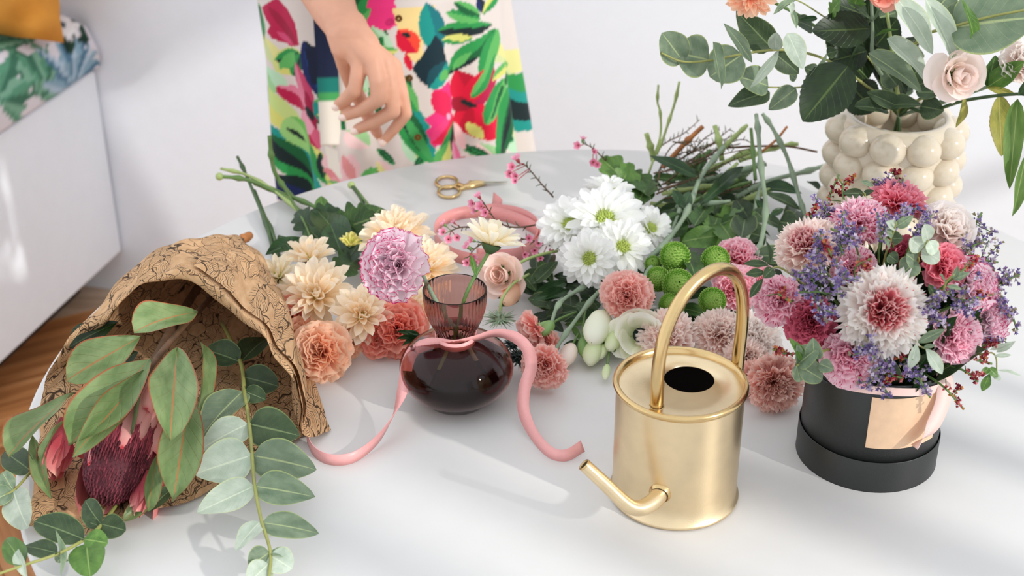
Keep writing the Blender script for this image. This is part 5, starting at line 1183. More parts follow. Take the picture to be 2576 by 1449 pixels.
one_leaf('small dark leaf beside the bubble vase', (1325, 690, .03), (1415, 750, .03), 55, 'lance', 'rose_leaf')
one_leaf('dark leaf standing up from the glaucous stem', (560, 880, .05), (480, 740, .065), 70, 'lance', 'dark_leaf')
one_leaf('wide dark leaf beside the standing one', (540, 880, .05), (590, 750, .06), 80, 'ovate', 'dark_leaf')
one_leaf('round eucalyptus leaf in the shade right of the buttons', (880, 1000, .03), (1060, 1040, .03), 170, 'round', 'euc_dk')
one_leaf('dark curled strap leaf hanging from the upright stem', (1000, 800, .055), (1070, 930, .035), 60, 'lance', 'dark_leaf')
one_leaf('second dark curled strap leaf at the right stem', (1090, 910, .04), (1180, 860, .045), 50, 'lance', 'dark_leaf')
rpatch('mixed_foliage', 'tangle of dark leaves at the bottom of the stem heap', 1640, 1900, 440, 600, .008, .035, 34, ['lance', 'ovate', 'lobed'], ['dark_leaf', 'euc_dk', 'mum_leaf', 'lance_leaf'], (60, 120), (20, 46))
rpatch('mixed_foliage', 'dark leaves behind the left rim of the flower box', 1860, 1990, 540, 680, .02, .06, 12, ['round', 'ovate'], ['euc_dk', 'rose_leaf'], (50, 90), (40, 70))

for k in range(16):
    x0, y0 = rnd.uniform(330, 620), rnd.uniform(520, 860); ln = rnd.uniform(260, 480); a = R(rnd.uniform(-42, -8)); z0 = rnd.uniform(.02, .045)
    pts = [(x0 + ln * q * math.cos(a) + rnd.uniform(-14, 14), y0 + ln * q * math.sin(a) + rnd.uniform(-14, 14), z0 + .03 * q) for q in (0, .33, .66, 1)]
    t_ = wax_sprig('thin brown needled twig tangled deep in the stem heap', [P4(*p) for p in pts], [], 'twigs tangled in the stem heap'); t_.name = 'needled_twig'; t_['category'] = 'twig'
for k in range(9):
    x0, y0 = rnd.uniform(400, 700), rnd.uniform(640, 900); ln = rnd.uniform(300, 520); a = R(rnd.uniform(-50, -5)); z0 = rnd.uniform(.015, .03)
    stem_thing('pale cut stem buried in the stem heap', [P4(x0 + ln * q * math.cos(a), y0 + ln * q * math.sin(a), z0 + .03 * q) for q in (0, .5, 1)], rnd.uniform(.0022, .0034), rnd.choice(['stem_lt', 'stem_gl', 'stem']), 2, 'stems buried in the stem heap')
# ------------------------------------------------------------------ flowers in the black box
def B(px, py, y): return Y(px, py, y)
GC = 'carnations in the black flower box'
def dome(px, py): pass
BX = [('white carnation with red heart and red-flecked fringed petals, largest in the box', 2228, 780, 1.060, 122, 'c_redwhite', 'f', (.05, .1, 1), 'c_redheart'),
 ('pink striped carnation hanging over the front rim', 2140, 905, 1.062, 78, 'c_stripe', 's', (-.15, -.35, 1), None),
 ('pink striped carnation at the right front of the box', 2408, 848, 1.075, 72, 'c_stripe', 's', (.35, -.05, 1), None),
 ('wine red carnation low at the left of the box', 2035, 812, 1.085, 68, 'c_wine', 'n', (-.4, -.1, 1), None),
 ('pink striped carnation at the left edge of the box', 1950, 755, 1.10, 66, 'c_stripe', 'n', (-.75, .05, 1), None),
 ('cream-pink fringed carnation with wine streaked crown at upper left', 2025, 612, 1.145, 92, 'c_pinkpale', 'f', (-.55, .7, .8), 'c_wineheart'),
 ('light pink carnation with magenta flecks at the upper middle', 2165, 545, 1.165, 78, 'c_stripe', 'f', (-.1, .8, .8), None),
 ('deep rose carnation at the very top of the box', 2265, 492, 1.20, 76, 'c_rose', 'f', (.2, .9, .6), None),
 ('blush white carnation at the upper right of the box', 2390, 570, 1.15, 76, 'c_blush', 's', (.4, .65, .9), None),
 ('rose red carnation under the blush white one', 2380, 670, 1.115, 66, 'c_rose', 's', (.3, .2, 1), None),
 ('white carnation with pink picotee edge at the right', 2455, 712, 1.11, 78, 'c_edge', 'n', (.75, .25, .9), None),
 ('second pink-edged white carnation lowest at the right', 2498, 800, 1.115, 68, 'c_edge', 'n', (.95, .05, .8), None),
 ('striped pink carnation half hidden in the middle of the box', 2150, 675, 1.12, 62, 'c_stripe', 's', (-.1, .3, 1), None),
 ('wine carnation sunk in the shade at the centre', 2285, 640, 1.15, 56, 'c_wine', 'n', (.1, .5, 1), None),
 ('red-flecked white carnation peeking behind the blush one', 2345, 540, 1.19, 48, 'c_redwhite', 'f', (.2, .9, .5), None)]
for lb, px, py, yy, r_, mt, kd, fc, ht in BX:
    p = B(px, py, yy); carnation(lb, p, r_, mt, fc, kd, ht, group=GC, stem=[BC + Vector(((p.x - BC.x) * .45, (p.y - BC.y) * .45, .10)), BC + Vector(((p.x - BC.x) * .2, (p.y - BC.y) * .2, .03))], smat='stem')
# moss-green filling so the box looks full
t = thing('box_foliage', 'dark green filler leaves inside the black flower box', 'foliage', BC + Vector((0, 0, .06)))
for k in range(170):
    q = k * 2.39996; rr = .085 * math.sqrt((k + .5) / 170); b = BC + Vector((rr * .55 * math.cos(q), rr * .55 * math.sin(q), .100)); e = BC + Vector((rr * math.cos(q), rr * math.sin(q), .105 + .100 * math.sqrt(max(0, 1 - (rr / .1) ** 2)) + rnd.uniform(-.01, .01)))
    leaf(t, rnd.choice(['ovate', 'lance', 'round']), b, e + Vector((rnd.uniform(-.02, .02), rnd.uniform(-.02, .02), 0)), rnd.uniform(.014, .028), rnd.choice(['dark_leaf', 'rose_leaf', 'euc_dk']))
GU = 'purple statice in the black flower box'
ctrb = BC + Vector((0, .02, .11))
ST = [('purple statice under the light pink flecked carnation', (2150, 612, 1.115), (2090, 575, 1.11), 1), ('purple statice right of the light pink flecked carnation', (2215, 600, 1.12), (2245, 560, 1.13), 1), ('purple statice in the upper middle beside the deep rose carnation', (2260, 560, 1.15), (2290, 520, 1.16), 1),
 ('purple statice along the left middle, upper sprig', (2080, 700, 1.08), (2020, 670, 1.075), 1), ('purple statice along the left middle, lower sprig', (2080, 740, 1.07), (2010, 735, 1.07), 1), ('purple statice left of the red-hearted carnation', (2110, 720, 1.06), (2130, 680, 1.06), 1), ('dense purple statice above the wine carnation', (2060, 770, 1.06), (2080, 810, 1.055), 1),
 ('purple statice on the light pink carnation, left tip', (2110, 600, 1.12), (2120, 640, 1.105), 1), ('purple statice over the front striped carnation', (2200, 880, 1.045), (2170, 870, 1.04), 1), ('purple statice falling over the front rim, left sprig', (2200, 930, 1.055), (2238, 1000, 1.045), 1), ('purple statice falling over the front rim, right sprig', (2290, 920, 1.055), (2340, 1000, 1.045), 1), ('purple statice on the rim between the two falling sprigs', (2225, 900, 1.05), (2245, 945, 1.045), 1),
 ('purple statice right of the red-hearted carnation, lower', (2320, 810, 1.07), (2350, 790, 1.065), 1), ('purple statice right of the red-hearted carnation, upper', (2340, 760, 1.07), (2380, 740, 1.07), 1), ('purple statice across the pink-edged carnation', (2400, 770, 1.07), (2450, 790, 1.065), 1), ('purple statice beside the small round eucalyptus', (2300, 590, 1.13), (2335, 565, 1.13), 1),
 ('papery lilac statice at the right, upper sprig', (2420, 640, 1.13), (2480, 600, 1.14), 0), ('papery lilac statice at the right, middle sprig', (2440, 660, 1.12), (2510, 660, 1.13), 0), ('papery lilac statice at the right, lower sprig', (2450, 700, 1.11), (2520, 710, 1.12), 0), ('loose lilac statice sticking out at the top right', (2430, 600, 1.16), (2470, 535, 1.18), 0), ('loose lilac statice tips at the far right edge', (2500, 720, 1.12), (2565, 690, 1.13), 0), ('lilac statice below the picotee carnations', (2520, 770, 1.11), (2560, 830, 1.11), 0),
 ('purple statice behind the crown of the wine-streaked carnation', (2090, 560, 1.18), (2075, 520, 1.19), 1), ('purple statice at the top beside the deep rose carnation', (2225, 490, 1.21), (2200, 455, 1.22), 1), ('small purple statice over the pale fringed carnation', (2060, 650, 1.09), (2075, 600, 1.10), 1), ('purple statice low beside the pink-edged carnation', (2470, 850, 1.10), (2480, 880, 1.09), 1)]
for lb, a, b, dense in ST:
    pa, pb2 = B(*a), B(*b); base = ctrb.lerp(pa, .55)
    pal = PURPLE if dense else PURPLE + [C(190, 170, 150), C(210, 200, 210), C(160, 150, 110)]
    floret_sprig('statice_sprig', lb, [base, pa, pb2], pal, 120 if dense else 85, .0046, .013, .5, GU)
GR = 'dark red limonium in the black flower box'
for lb, a, b in [('dark red limonium spikes standing in front of the bubble vase', (2085, 520, 1.2), (2110, 440, 1.22)), ('dark red limonium tips right of the standing spikes', (2120, 480, 1.2), (2140, 452, 1.21)), ('dark red limonium at the very top', (2260, 470, 1.22), (2245, 425, 1.23)), ('red-yellow limonium below the wine-streaked carnation', (2080, 620, 1.09), (2100, 660, 1.08)), ('red-yellow limonium above the red-hearted carnation', (2150, 680, 1.08), (2190, 650, 1.08)), ('red limonium left of the striped carnation', (1960, 740, 1.08), (1990, 760, 1.06)),
    ('red limonium at the left over the salmon carnation', (1990, 890, 1.07), (1945, 880, 1.06)), ('red limonium over the front rim', (2260, 900, 1.05), (2290, 870, 1.05)), ('red limonium across the rose carnation', (2410, 690, 1.08), (2450, 660, 1.09)), ('red limonium across the picotee carnation', (2420, 760, 1.07), (2500, 740, 1.08)), ('long red limonium drooping past the right of the box', (2370, 970, 1.06), (2425, 1030, 1.05)), ('red limonium at the lower right pointing down', (2420, 930, 1.07), (2460, 960, 1.07)), ('red limonium at the lower right pointing sideways', (2430, 900, 1.08), (2495, 915, 1.08)), ('red limonium beside the low picotee carnation', (2470, 870, 1.09), (2500, 855, 1.09)), ('dark red limonium behind the streaked carnation crown', (2050, 560, 1.18), (2035, 535, 1.19)), ('red limonium middle of the front rim', (2230, 940, 1.05), (2270, 950, 1.045))]:
    pa, pb2 = B(*a), B(*b); floret_sprig('limonium_sprig', lb, [ctrb.lerp(pa, .6), pa, pb2], REDS, 48, .0040, .0075, .55, GR, cat='limonium', side=2)
GE = 'eucalyptus sprigs in the black flower box'
def sp_leaves(rows, yy):
    out = []
    for kind, b, t_, wd, mat in rows:
        bb = B(b[0], b[1], b[2] if len(b) > 2 else yy); out.append((kind, bb, B(t_[0], t_[1], t_[2] if len(t_) > 2 else yy - .004), px2m(bb, wd), mat, (rnd.uniform(-.3, .3), rnd.uniform(.1, .6), 1)))
    return out
sprig('eucalyptus_sprig', 'round-leaved eucalyptus sprig over the left front rim', 'eucalyptus', [ctrb, B(2080, 880, 1.06), B(2040, 910, 1.045), B(2003, 918, 1.04)], .0014, 'stem_euc', sp_leaves([('round', (2005, 918), (2060, 875), 62, 'euc'), ('round', (2010, 920), (2070, 955), 70, 'euc'), ('round', (2003, 918), (2005, 868), 34, 'euc'), ('round', (2003, 918), (2012, 962), 36, 'euc'), ('ovate', (2050, 905), (2045, 850), 46, 'euc'), ('ovate', (2060, 915), (2098, 930), 40, 'euc'), ('ovate', (2020, 905), (1985, 850), 30, 'fresh_leaf')], 1.042), GE)
sprig('eucalyptus_sprig', 'pale round-leaved eucalyptus sprig at the upper right', 'eucalyptus', [ctrb, B(2300, 680, 1.12), B(2310, 640, 1.10), B(2335, 605, 1.09)], .0014, 'stem_euc', sp_leaves([('round', (2335, 605), (2325, 565), 40, 'euc_pale'), ('round', (2337, 606), (2352, 640), 44, 'euc_pale'), ('round', (2320, 625), (2290, 600), 48, 'euc_pale'), ('round', (2318, 630), (2365, 655), 56, 'euc_pale'), ('round', (2305, 655), (2270, 690), 60, 'euc'), ('round', (2305, 660), (2280, 640), 50, 'euc')], 1.092), GE)
sprig('eucalyptus_sprig', 'small green eucalyptus sprig in the middle of the box', 'eucalyptus', [ctrb, B(2222, 670, 1.12), B(2240, 610, 1.10), B(2255, 560, 1.09)], .0012, 'stem_euc', sp_leaves([('ovate', (2254, 570), (2298, 542), 28, 'euc'), ('ovate', (2254, 572), (2228, 558), 26, 'euc_pale'), ('ovate', (2248, 590), (2230, 580), 26, 'euc'), ('ovate', (2244, 600), (2272, 600), 36, 'euc_dk'), ('ovate', (2238, 625), (2225, 598), 22, 'euc'), ('ovate', (2235, 640), (2260, 660), 34, 'euc_dk')], 1.095), GE)
sprig('eucalyptus_sprig', 'narrow dark-leaved sprig at the left beside the handle', 'eucalyptus', [ctrb, B(1990, 690, 1.10), B(1935, 675, 1.08)], .0012, 'stem_euc', sp_leaves([('lance', (1935, 668), (1870, 664), 22, 'euc_dk'), ('lance', (1935, 668), (1928, 605), 18, 'euc_dk'), ('lance', (1925, 685), (1875, 690), 24, 'euc_dk'), ('lance', (1920, 700), (1885, 750), 22, 'euc_dk'), ('ovate', (1945, 675), (1920, 700), 30, 'euc_dk')], 1.08), GE)
sprig('eucalyptus_sprig', 'narrow pale-leaved sprig below the red-hearted carnation', 'eucalyptus', [ctrb, B(2290, 850, 1.06), B(2310, 868, 1.05), B(2330, 878, 1.045)], .0012, 'stem_euc', sp_leaves([('lance', (2308, 862), (2378, 828), 26, 'euc'), ('lance', (2306, 864), (2288, 930), 30, 'euc_pale'), ('lance', (2328, 876), (2372, 942), 36, 'euc_pale'), ('lance', (2320, 875), (2355, 868), 12, 'euc')], 1.045), GE)
sprig('eucalyptus_sprig', 'small eucalyptus sprig over the rose carnation', 'eucalyptus', [ctrb, B(2350, 760, 1.08), B(2380, 710, 1.065), B(2400, 690, 1.06)], .0012, 'stem_euc', sp_leaves([('ovate', (2398, 700), (2410, 668), 18, 'euc'), ('ovate', (2400, 702), (2440, 686), 20, 'euc'), ('ovate', (2378, 712), (2365, 690), 24, 'euc'), ('lance', (2380, 720), (2420, 728), 14, 'euc'), ('ovate', (2350, 740), (2335, 715), 22, 'euc_dk')], 1.062), GE)
sprig('eucalyptus_sprig', 'thin willow-leaved sprig sticking out at the right edge', 'eucalyptus', [ctrb, B(2440, 890, 1.09), B(2500, 890, 1.08), B(2508, 940, 1.08)], .0010, 'stem_euc', sp_leaves([('lance', (2506, 886), (2555, 858), 18, 'euc_pale'), ('lance', (2490, 880), (2540, 865), 14, 'euc_pale'), ('lance', (2500, 895), (2545, 893), 12, 'euc_pale'), ('lance', (2490, 940), (2470, 985), 24, 'fresh_leaf'), ('ovate', (2488, 926), (2510, 950), 24, 'fresh_leaf'), ('round', (2500, 945), (2518, 955), 18, 'euc_pale'), ('lance', (2505, 930), (2570, 945), 8, 'euc_pale'), ('ovate', (2488, 926), (2465, 945), 18, 'fresh_leaf')], 1.078), GE)
sprig('eucalyptus_sprig', 'single round leaf sprig at the top left of the box', 'eucalyptus', [ctrb, B(2180, 520, 1.19), B(2168, 490, 1.20)], .0010, 'stem_euc', sp_leaves([('round', (2172, 488), (2122, 486), 26, 'euc_dk'), ('lance', (2165, 455), (2198, 468), 14, 'euc'), ('ovate', (2172, 490), (2200, 480), 20, 'euc_dk')], 1.20), GE)

# ------------------------------------------------------------------ branches in the bubble vase
def V6(x, y, yy): return Y(1600 + x / 2.587, y / 2.587, yy)
mouth = BV + Vector((0, 0, .165)); root = BV + Vector((0, 0, .03))
def vase_branch(label, pts, rows, yy, r_=.0018, smat='stem_euc', name='eucalyptus_branch', cat='eucalyptus', group='branches in the bubble vase', mo=(0, 0)):
    P = [root, mouth + Vector((mo[0], mo[1], 0))] + [V6(x, y, d) for x, y, d in pts]
    out = []
    for row in rows:
        kind, b, t_, wd, mat = row[:5]; nrm = row[5] if len(row) > 5 else None
        bb = V6(b[0], b[1], b[2] if len(b) > 2 else yy); out.append((kind, bb, V6(t_[0], t_[1], t_[2] if len(t_) > 2 else yy - .01), px2m(bb, wd / 2.587), mat, nrm or (rnd.uniform(-.2, .2), rnd.uniform(.0, .4), 1)))
    return sprig(name, label, cat, P, r_, smat, out, group)
vase_branch('eucalyptus branch with round leaves reaching far left from the bubble vase', [(1500, 560, 1.56), (1280, 410, 1.52), (1090, 340, 1.50), (900, 325, 1.48), (690, 352, 1.47), (470, 395, 1.46), (300, 400, 1.455), (165, 345, 1.45)],
  [('round', (305, 398), (170, 215), 215, 'euc'), ('round', (475, 390, 1.47), (262, 345, 1.465), 290, 'euc'), ('ovate', (500, 272, 1.45), (560, 582, 1.45), 125, 'euc', (.6, 0, 1)), ('round', (690, 355, 1.48), (478, 500, 1.475), 280, 'euc'), ('lance', (572, 150, 1.45), (758, 408, 1.45), 90, 'euc', (.7, .2, 1)),
   ('ovate', (888, 318, 1.49), (652, 72, 1.49), 205, 'euc_dk', (-.3, .2, 1)), ('round', (905, 322, 1.47), (915, 212, 1.46), 100, 'euc_pale'), ('ovate', (985, 215, 1.46), (1088, 450, 1.45), 150, 'euc_pale', (-.2, .5, 1)), ('lance', (930, 325, 1.46), (738, 575, 1.44), 75, 'euc_pale', (.6, .4, .8)),
   ('round', (862, 560, 1.49), (668, 500, 1.48), 210, 'euc'), ('ovate', (900, 345, 1.49), (1062, 480, 1.49), 165, 'euc_dk')], 1.465)
vase_branch('second eucalyptus branch hanging under the long left one', [(1400, 620, 1.56), (1200, 560, 1.52), (1040, 570, 1.50), (860, 568, 1.49)],
  [('ovate', (872, 600, 1.485), (596, 690, 1.48), 185, 'euc_dk', (0, .3, 1)), ('ovate', (1042, 575, 1.49), (862, 716, 1.485), 140, 'euc'), ('round', (1040, 520, 1.5), (1000, 480, 1.5), 70, 'euc'), ('lance', (1245, 340, 1.49), (1095, 525, 1.48), 50, 'euc', (.7, .3, .8)), ('ovate', (1240, 350, 1.5), (1310, 330, 1.5), 80, 'euc_dk'), ('ovate', (1180, 480, 1.51), (1095, 440, 1.51), 110, 'euc_dk')], 1.49, .0014)
vase_branch('dark serrated rose leaves on a stem above the vase mouth', [(1450, 520, 1.56), (1380, 430, 1.54), (1500, 200, 1.53)],
  [('serrate', (1380, 430, 1.48), (1085, 790, 1.45), 340, 'rose_leaf', (0, .35, 1)), ('serrate', (1525, 185, 1.5), (1145, 200, 1.49), 260, 'rose_leaf', (0, .2, 1)), ('serrate', (1500, 330, 1.54), (1250, 400, 1.53), 220, 'rose_leaf'), ('serrate', (1560, 300, 1.56), (1700, 120, 1.56), 230, 'rose_leaf'), ('serrate', (1500, 100, 1.56), (1300, 20, 1.56), 200, 'rose_leaf'), ('serrate', (1400, 560, 1.56), (1560, 720, 1.56), 260, 'rose_leaf')], 1.5, .002, 'stem_dk', 'rose_branch', 'foliage')
vase_branch('pale silver-green eucalyptus leaves catching the sun at the right', [(1700, 500, 1.55), (1850, 250, 1.50), (2040, 180, 1.46), (2300, 110, 1.44), (2560, 60, 1.42)],
  [('ovate', (1512, 345, 1.50), (1868, 600, 1.48), 180, 'euc', (.2, .4, 1)), ('ovate', (1632, 250, 1.48), (1915, 548, 1.47), 200, 'euc_pale', (0, .6, 1)), ('ovate', (1690, -20, 1.48), (1935, 352, 1.46), 200, 'euc_pale', (.1, .5, 1)), ('ovate', (1885, -5, 1.46), (2082, 408, 1.45), 165, 'euc_pale', (.1, .6, 1)),
   ('round', (2040, 180, 1.46), (2620, 110, 1.42), 480, 'euc', (.1, .2, 1)), ('round', (2045, 180, 1.47), (2120, 10, 1.47), 150, 'euc', (0, .2, 1)), ('round', (2050, 190, 1.47), (2130, 350, 1.47), 150, 'euc', (0, .2, 1)), ('lance', (2118, -20, 1.44), (2215, 345, 1.44), 85, 'fresh_leaf', (.8, .1, .8)), ('round', (1960, 60, 1.5), (2060, -60, 1.5), 240, 'euc')], 1.46, .0022)
vase_branch('dark eucalyptus leaves lying over the vase rim', [(1720, 700, 1.55), (1800, 660, 1.53), (1900, 640, 1.52)],
  [('round', (1640, 720, 1.53), (1425, 690, 1.51), 130, 'euc_dk', (0, .5, 1)), ('ovate', (1600, 690, 1.53), (1860, 680, 1.50), 140, 'euc_dk', (0, .7, .8)), ('ovate', (1720, 700, 1.52), (1500, 600, 1.53), 130, 'euc_dk'), ('ovate', (1820, 600, 1.52), (2015, 600, 1.51), 130, 'euc_dk'), ('ovate', (1850, 690, 1.52), (2005, 720, 1.51), 160, 'euc_dk'), ('ovate', (1700, 560, 1.54), (1600, 440, 1.55), 180, 'euc_dk'), ('round', (1750, 520, 1.55), (1880, 430, 1.55), 200, 'euc_dk')], 1.52, .0015)
vase_branch('fill of dark leaves deep inside the bubble vase bouquet', [(1560, 420, 1.62), (1560, 200, 1.64), (1580, 0, 1.64)],
  [('serrate', (1500 + 90 * math.cos(k * 2.4), 320 + 200 * math.sin(k * 1.7), 1.60), (1560 + 330 * math.cos(k * 2.4), 300 + 330 * math.sin(k * 2.4 + .4), 1.60 + .02 * (k % 3)), 190, ('rose_leaf', 'euc_dk', 'rose_leaf')[k % 3]) for k in range(18)], 1.6, .002, 'stem_dk', 'rose_branch', 'foliage')
vase_branch('carnation stem with paired narrow leaves standing straight in the vase', [(1550, 400, 1.53), (1540, 200, 1.52), (1530, -60, 1.52)], [('lance', (1535, 140, 1.515), (1395, 20, 1.51), 34, 'lance_leaf'), ('lance', (1540, 140, 1.515), (1590, 30, 1.51), 26, 'lance_leaf'), ('lance', (1548, 240, 1.52), (1710, 190, 1.5), 26, 'fresh_leaf')], 1.52, .0028, 'stem_gl', 'jointed_stem', 'stem')
vase_branch('small grey-green leaves hanging at the top of the bouquet', [(1450, 300, 1.56), (1150, 60, 1.52), (1000, -20, 1.50)], [('lance', (1050, -10, 1.5), (892, 92, 1.49), 60, 'euc'), ('lance', (1010, 40, 1.49), (1045, 185, 1.48), 46, 'euc'), ('lance', (1020, 10, 1.49), (1010, 90, 1.48), 40, 'euc_pale'), ('ovate', (1180, 120, 1.52), (1060, 130, 1.52), 40, 'dark_leaf'), ('lobed', (1260, 110, 1.51), (1330, 0, 1.5), 120, 'fresh_leaf'), ('lobed', (1420, 60, 1.52), (1440, -40, 1.5), 120, 'fresh_leaf'), ('ovate', (1150, 180, 1.53), (1020, 130, 1.52), 140, 'euc_dk')], 1.5, .0013)
vase_branch('dark green lily stem with drooping leaves at the far right', [(1900, 730, 1.54), (2150, 652, 1.47), (2480, 612, 1.42), (2600, 640, 1.40)],
  [('lance', (2140, 622, 1.46), (2083, 832, 1.45), 75, 'dry_leaf', (.5, .2, 1)), ('serrate', (2365, 620, 1.44), (2382, 1020, 1.43), 150, 'dry_leaf', (.2, .1, 1)), ('ovate', (2485, 640, 1.42), (2430, 1235, 1.40), 130, 'pod_leaf', (-.2, 0, 1)), ('ovate', (2540, 1000, 1.40), (2452, 1412, 1.39), 110, 'pod_leaf', (.3, 0, 1)), ('serrate', (2280, 570, 1.46), (2530, 400, 1.44), 140, 'fresh_leaf', (.1, .5, 1)), ('serrate', (2290, 560, 1.46), (2340, 360, 1.46), 130, 'mum_leaf'), ('ovate', (2500, 620, 1.41), (2560, 480, 1.40), 90, 'dark_leaf'), ('lance', (2280, 570, 1.45), (2480, 620, 1.44), 50, 'dry_leaf')], 1.44, .0026, 'stem_dk', 'lily_stem', 'foliage')
rose('blush white rose nodding beside the pale eucalyptus leaves', V6(2105, 495, 1.44), 50, 'rose_white', (.15, -.25, 1), layers=5, stem=[V6(2000, 520, 1.5), mouth], smat='stem_dk')
carnation('blush carnation petals just entering at the far right', V6(2530, 400, 1.46), 60, 'c_blush', (.3, .3, 1), 's', stem=[V6(2300, 560, 1.5), mouth])
mum('amber chrysanthemum cut off by the top edge of the picture', V6(750, -40, 1.47), 58, 'c_peach', (-.1, -.5, 1), 'double', stem=[V6(1200, 200, 1.55), mouth])
rose('coral rose just entering at the top edge', V6(1625, -55, 1.48), 32, 'c_orange', (0, -.2, 1), layers=4, stem=[V6(1650, 200, 1.52), mouth])
# ------------------------------------------------------------------ person in a floral dress behind the table
PC = Vector((-0.198, 2.10, 0))
ps = thing('person', 'person in a white floral button-front dress standing behind the table, right hand hanging over it', 'person', PC)
def spheres(mb, chain, step=.35):
    """chain of (point, radius): overlapping balls that a voxel remesh turns into one skin"""
    for (p0, r0), (p1, r1) in zip(chain, chain[1:]):
        p0, p1 = Vector(p0), Vector(p1); n = max(1, int((p1 - p0).length / (step * min(r0, r1))))
        for k in range(n + 1):
            t_ = k / n; c_ = p0.lerp(p1, t_); r = lerp(r0, r1, t_); v, f, uv = BALL
            mb.add([c_ + x * r for x in v], f)
BALL = grid(10, 7, lambda a, b: Vector((math.cos(a * 6.28318) * math.sin(.02 + b * 3.10), math.sin(a * 6.28318) * math.sin(.02 + b * 3.10), -math.cos(.02 + b * 3.10))), True)
BALL = (BALL[0], BALL[1] + [tuple(reversed(range(10))), tuple(range(70, 80))], BALL[2])
def skin_mesh(mb, voxel, smooth=6):
    me = mb.mesh('tmp'); o = bpy.data.objects.new('tmp', me); COL.objects.link(o)
    r = o.modifiers.new('r', 'REMESH'); r.mode = 'VOXEL'; r.voxel_size = voxel; r.use_smooth_shade = True
    s = o.modifiers.new('s', 'SMOOTH'); s.iterations = smooth; s.factor = .5
    dg = bpy.context.evaluated_depsgraph_get(); me2 = bpy.data.meshes.new_from_object(o.evaluated_get(dg))
    bpy.data.objects.remove(o); return me2
hc_ = lambda x, y, d: Y(780 + x / 3.813, y / 3.813, d)
HY = 1.83
H = lambda x, y, d=0.0: hc_(x, y, HY + d)
arm = MB()
shoulder = Vector((-.345, 2.12, 1.36)); elbow = Vector((-.385, 2.10, 1.08))
spheres(arm, [(shoulder, .046), (shoulder.lerp(elbow, .5), .042), (elbow, .037)])
spheres(arm, [(elbow, .037), (elbow.lerp(H(215, 60, .06), .45), .037), (H(215, 60, .06), .033), (H(290, 200, .035), .028), (H(350, 330, .02), .0265)])
spheres(arm, [(H(270, 210, .03), .022), (H(300, 340, .015), .021), (H(330, 450, .01), .020)])
spheres(arm, [(H(400, 250, .03), .022), (H(450, 340, .015), .021), (H(540, 430, .01), .019)])
wrist = H(365, 360, .015)
mcps = [H(480, 615, -.005), H(610, 600, -.012), H(725, 605, -.006), H(800, 640, .008)]
for i, mpt in enumerate(mcps):
    spheres(arm, [(wrist + (mpt - wrist) * .1, .019), (wrist.lerp(mpt, .55), .0165), (mpt, .0128)])
for a, b in zip(mcps, mcps[1:]): spheres(arm, [(a.lerp(wrist, .12), .0125), (b.lerp(wrist, .12), .0125)])
fing = [[mcps[0], H(455, 740, -.014), H(430, 862, -.018), H(345, 950, -.006), H(272, 1003, .004)],
        [mcps[1], H(645, 780, -.026), H(652, 955, -.030), H(500, 1050, -.014), H(345, 1105, .002)],
        [mcps[2], H(775, 840, -.016), H(798, 1062, -.020), H(600, 1178, -.008), H(455, 1238, .006)],
        [mcps[3], H(880, 900, 0), H(918, 1090, -.002), H(815, 1228, .004), H(712, 1345, .012)]]
rad = [[.0122, .0104, .0100, .0088, .0072], [.0125, .0106, .0102, .009, .0074], [.0122, .0103, .0099, .0087, .0072], [.0112, .0092, .0087, .0076, .0063]]
rad = [[x * 1.08 for x in r_] for r_ in rad]
for c_, r_ in zip(fing, rad): spheres(arm, list(zip(c_, r_)), .28)
thumb = [H(330, 470, .012), H(350, 620, .026), H(395, 790, .036), H(500, 1000, .04), H(600, 1180, .034), H(650, 1285, .028)]
spheres(arm, list(zip(thumb, [.018, .0145, .0115, .0108, .0100, .0076])), .28)
arm.v = [tuple(L(ps, p)) for p in arm.v]
armm = skin_mesh(arm, .0021, 7)
bod = MB()
X0 = PC.x
def bp(x, y, z): return Vector((X0 + x, PC.y + y, z))
spheres(bod, [(bp(0, .01, .92), .105), (bp(0, .02, 1.05), .095), (bp(0, .02, 1.18), .105), (bp(0, .02, 1.32), .095), (bp(0, .03, 1.42), .05), (bp(0, .02, 1.50), .047), (bp(0, .0, 1.58), .07), (bp(0, -.005, 1.64), .085), (bp(0, .01, 1.68), .085)])
for s_ in (-1, 1):
    spheres(bod, [(bp(.02 * s_, .01, .98), .10), (bp(.085 * s_, .01, .90), .10), (bp(.09 * s_, .01, .70), .075), (bp(.085 * s_, .01, .48), .052), (bp(.085 * s_, .02, .32), .05), (bp(.08 * s_, .03, .09), .033), (bp(.085 * s_, -.02, .045), .034), (bp(.09 * s_, -.11, .035), .03)])
    spheres(bod, [(bp(.02 * s_, .02, 1.40), .05), (bp(.15 * s_, .02, 1.36), .048)])
spheres(bod, [(bp(.15, .02, 1.36), .046), (bp(.17, .10, 1.08), .036), (bp(.10, .19, .96), .027), (bp(.06, .20, .92), .026), (bp(.02, .20, .90), .018)])
spheres(bod, [(bp(0, -.085, 1.615), .012), (bp(0, -.10, 1.60), .012)])
bod.v = [tuple(L(ps, p)) for p in bod.v]; bodm = skin_mesh(bod, .011, 8)
bm = bmesh.new(); bm.from_mesh(bodm); bm.from_mesh(armm); me = bpy.data.meshes.new('body'); bm.to_mesh(me); bm.free()
me.polygons.foreach_set('use_smooth', [True] * len(me.polygons)); obj('body', me, M['skin'], ps)
hr_ = MB(); v, f, uv = grid(24, 14, lambda a, b: L(ps, bp(math.cos(a * 6.283) * .092 * math.sin(b * 2.2 + .02), .022 + math.sin(a * 6.283) * .10 * math.sin(b * 2.2 + .02), 1.685 + .09 * math.cos(b * 2.2) - (.10 if math.sin(a * 6.283) > -.2 else 0) * sm(.7, 1, b))), True)
hr_.add(v, f, uv).build('hair', M['hair'], ps)
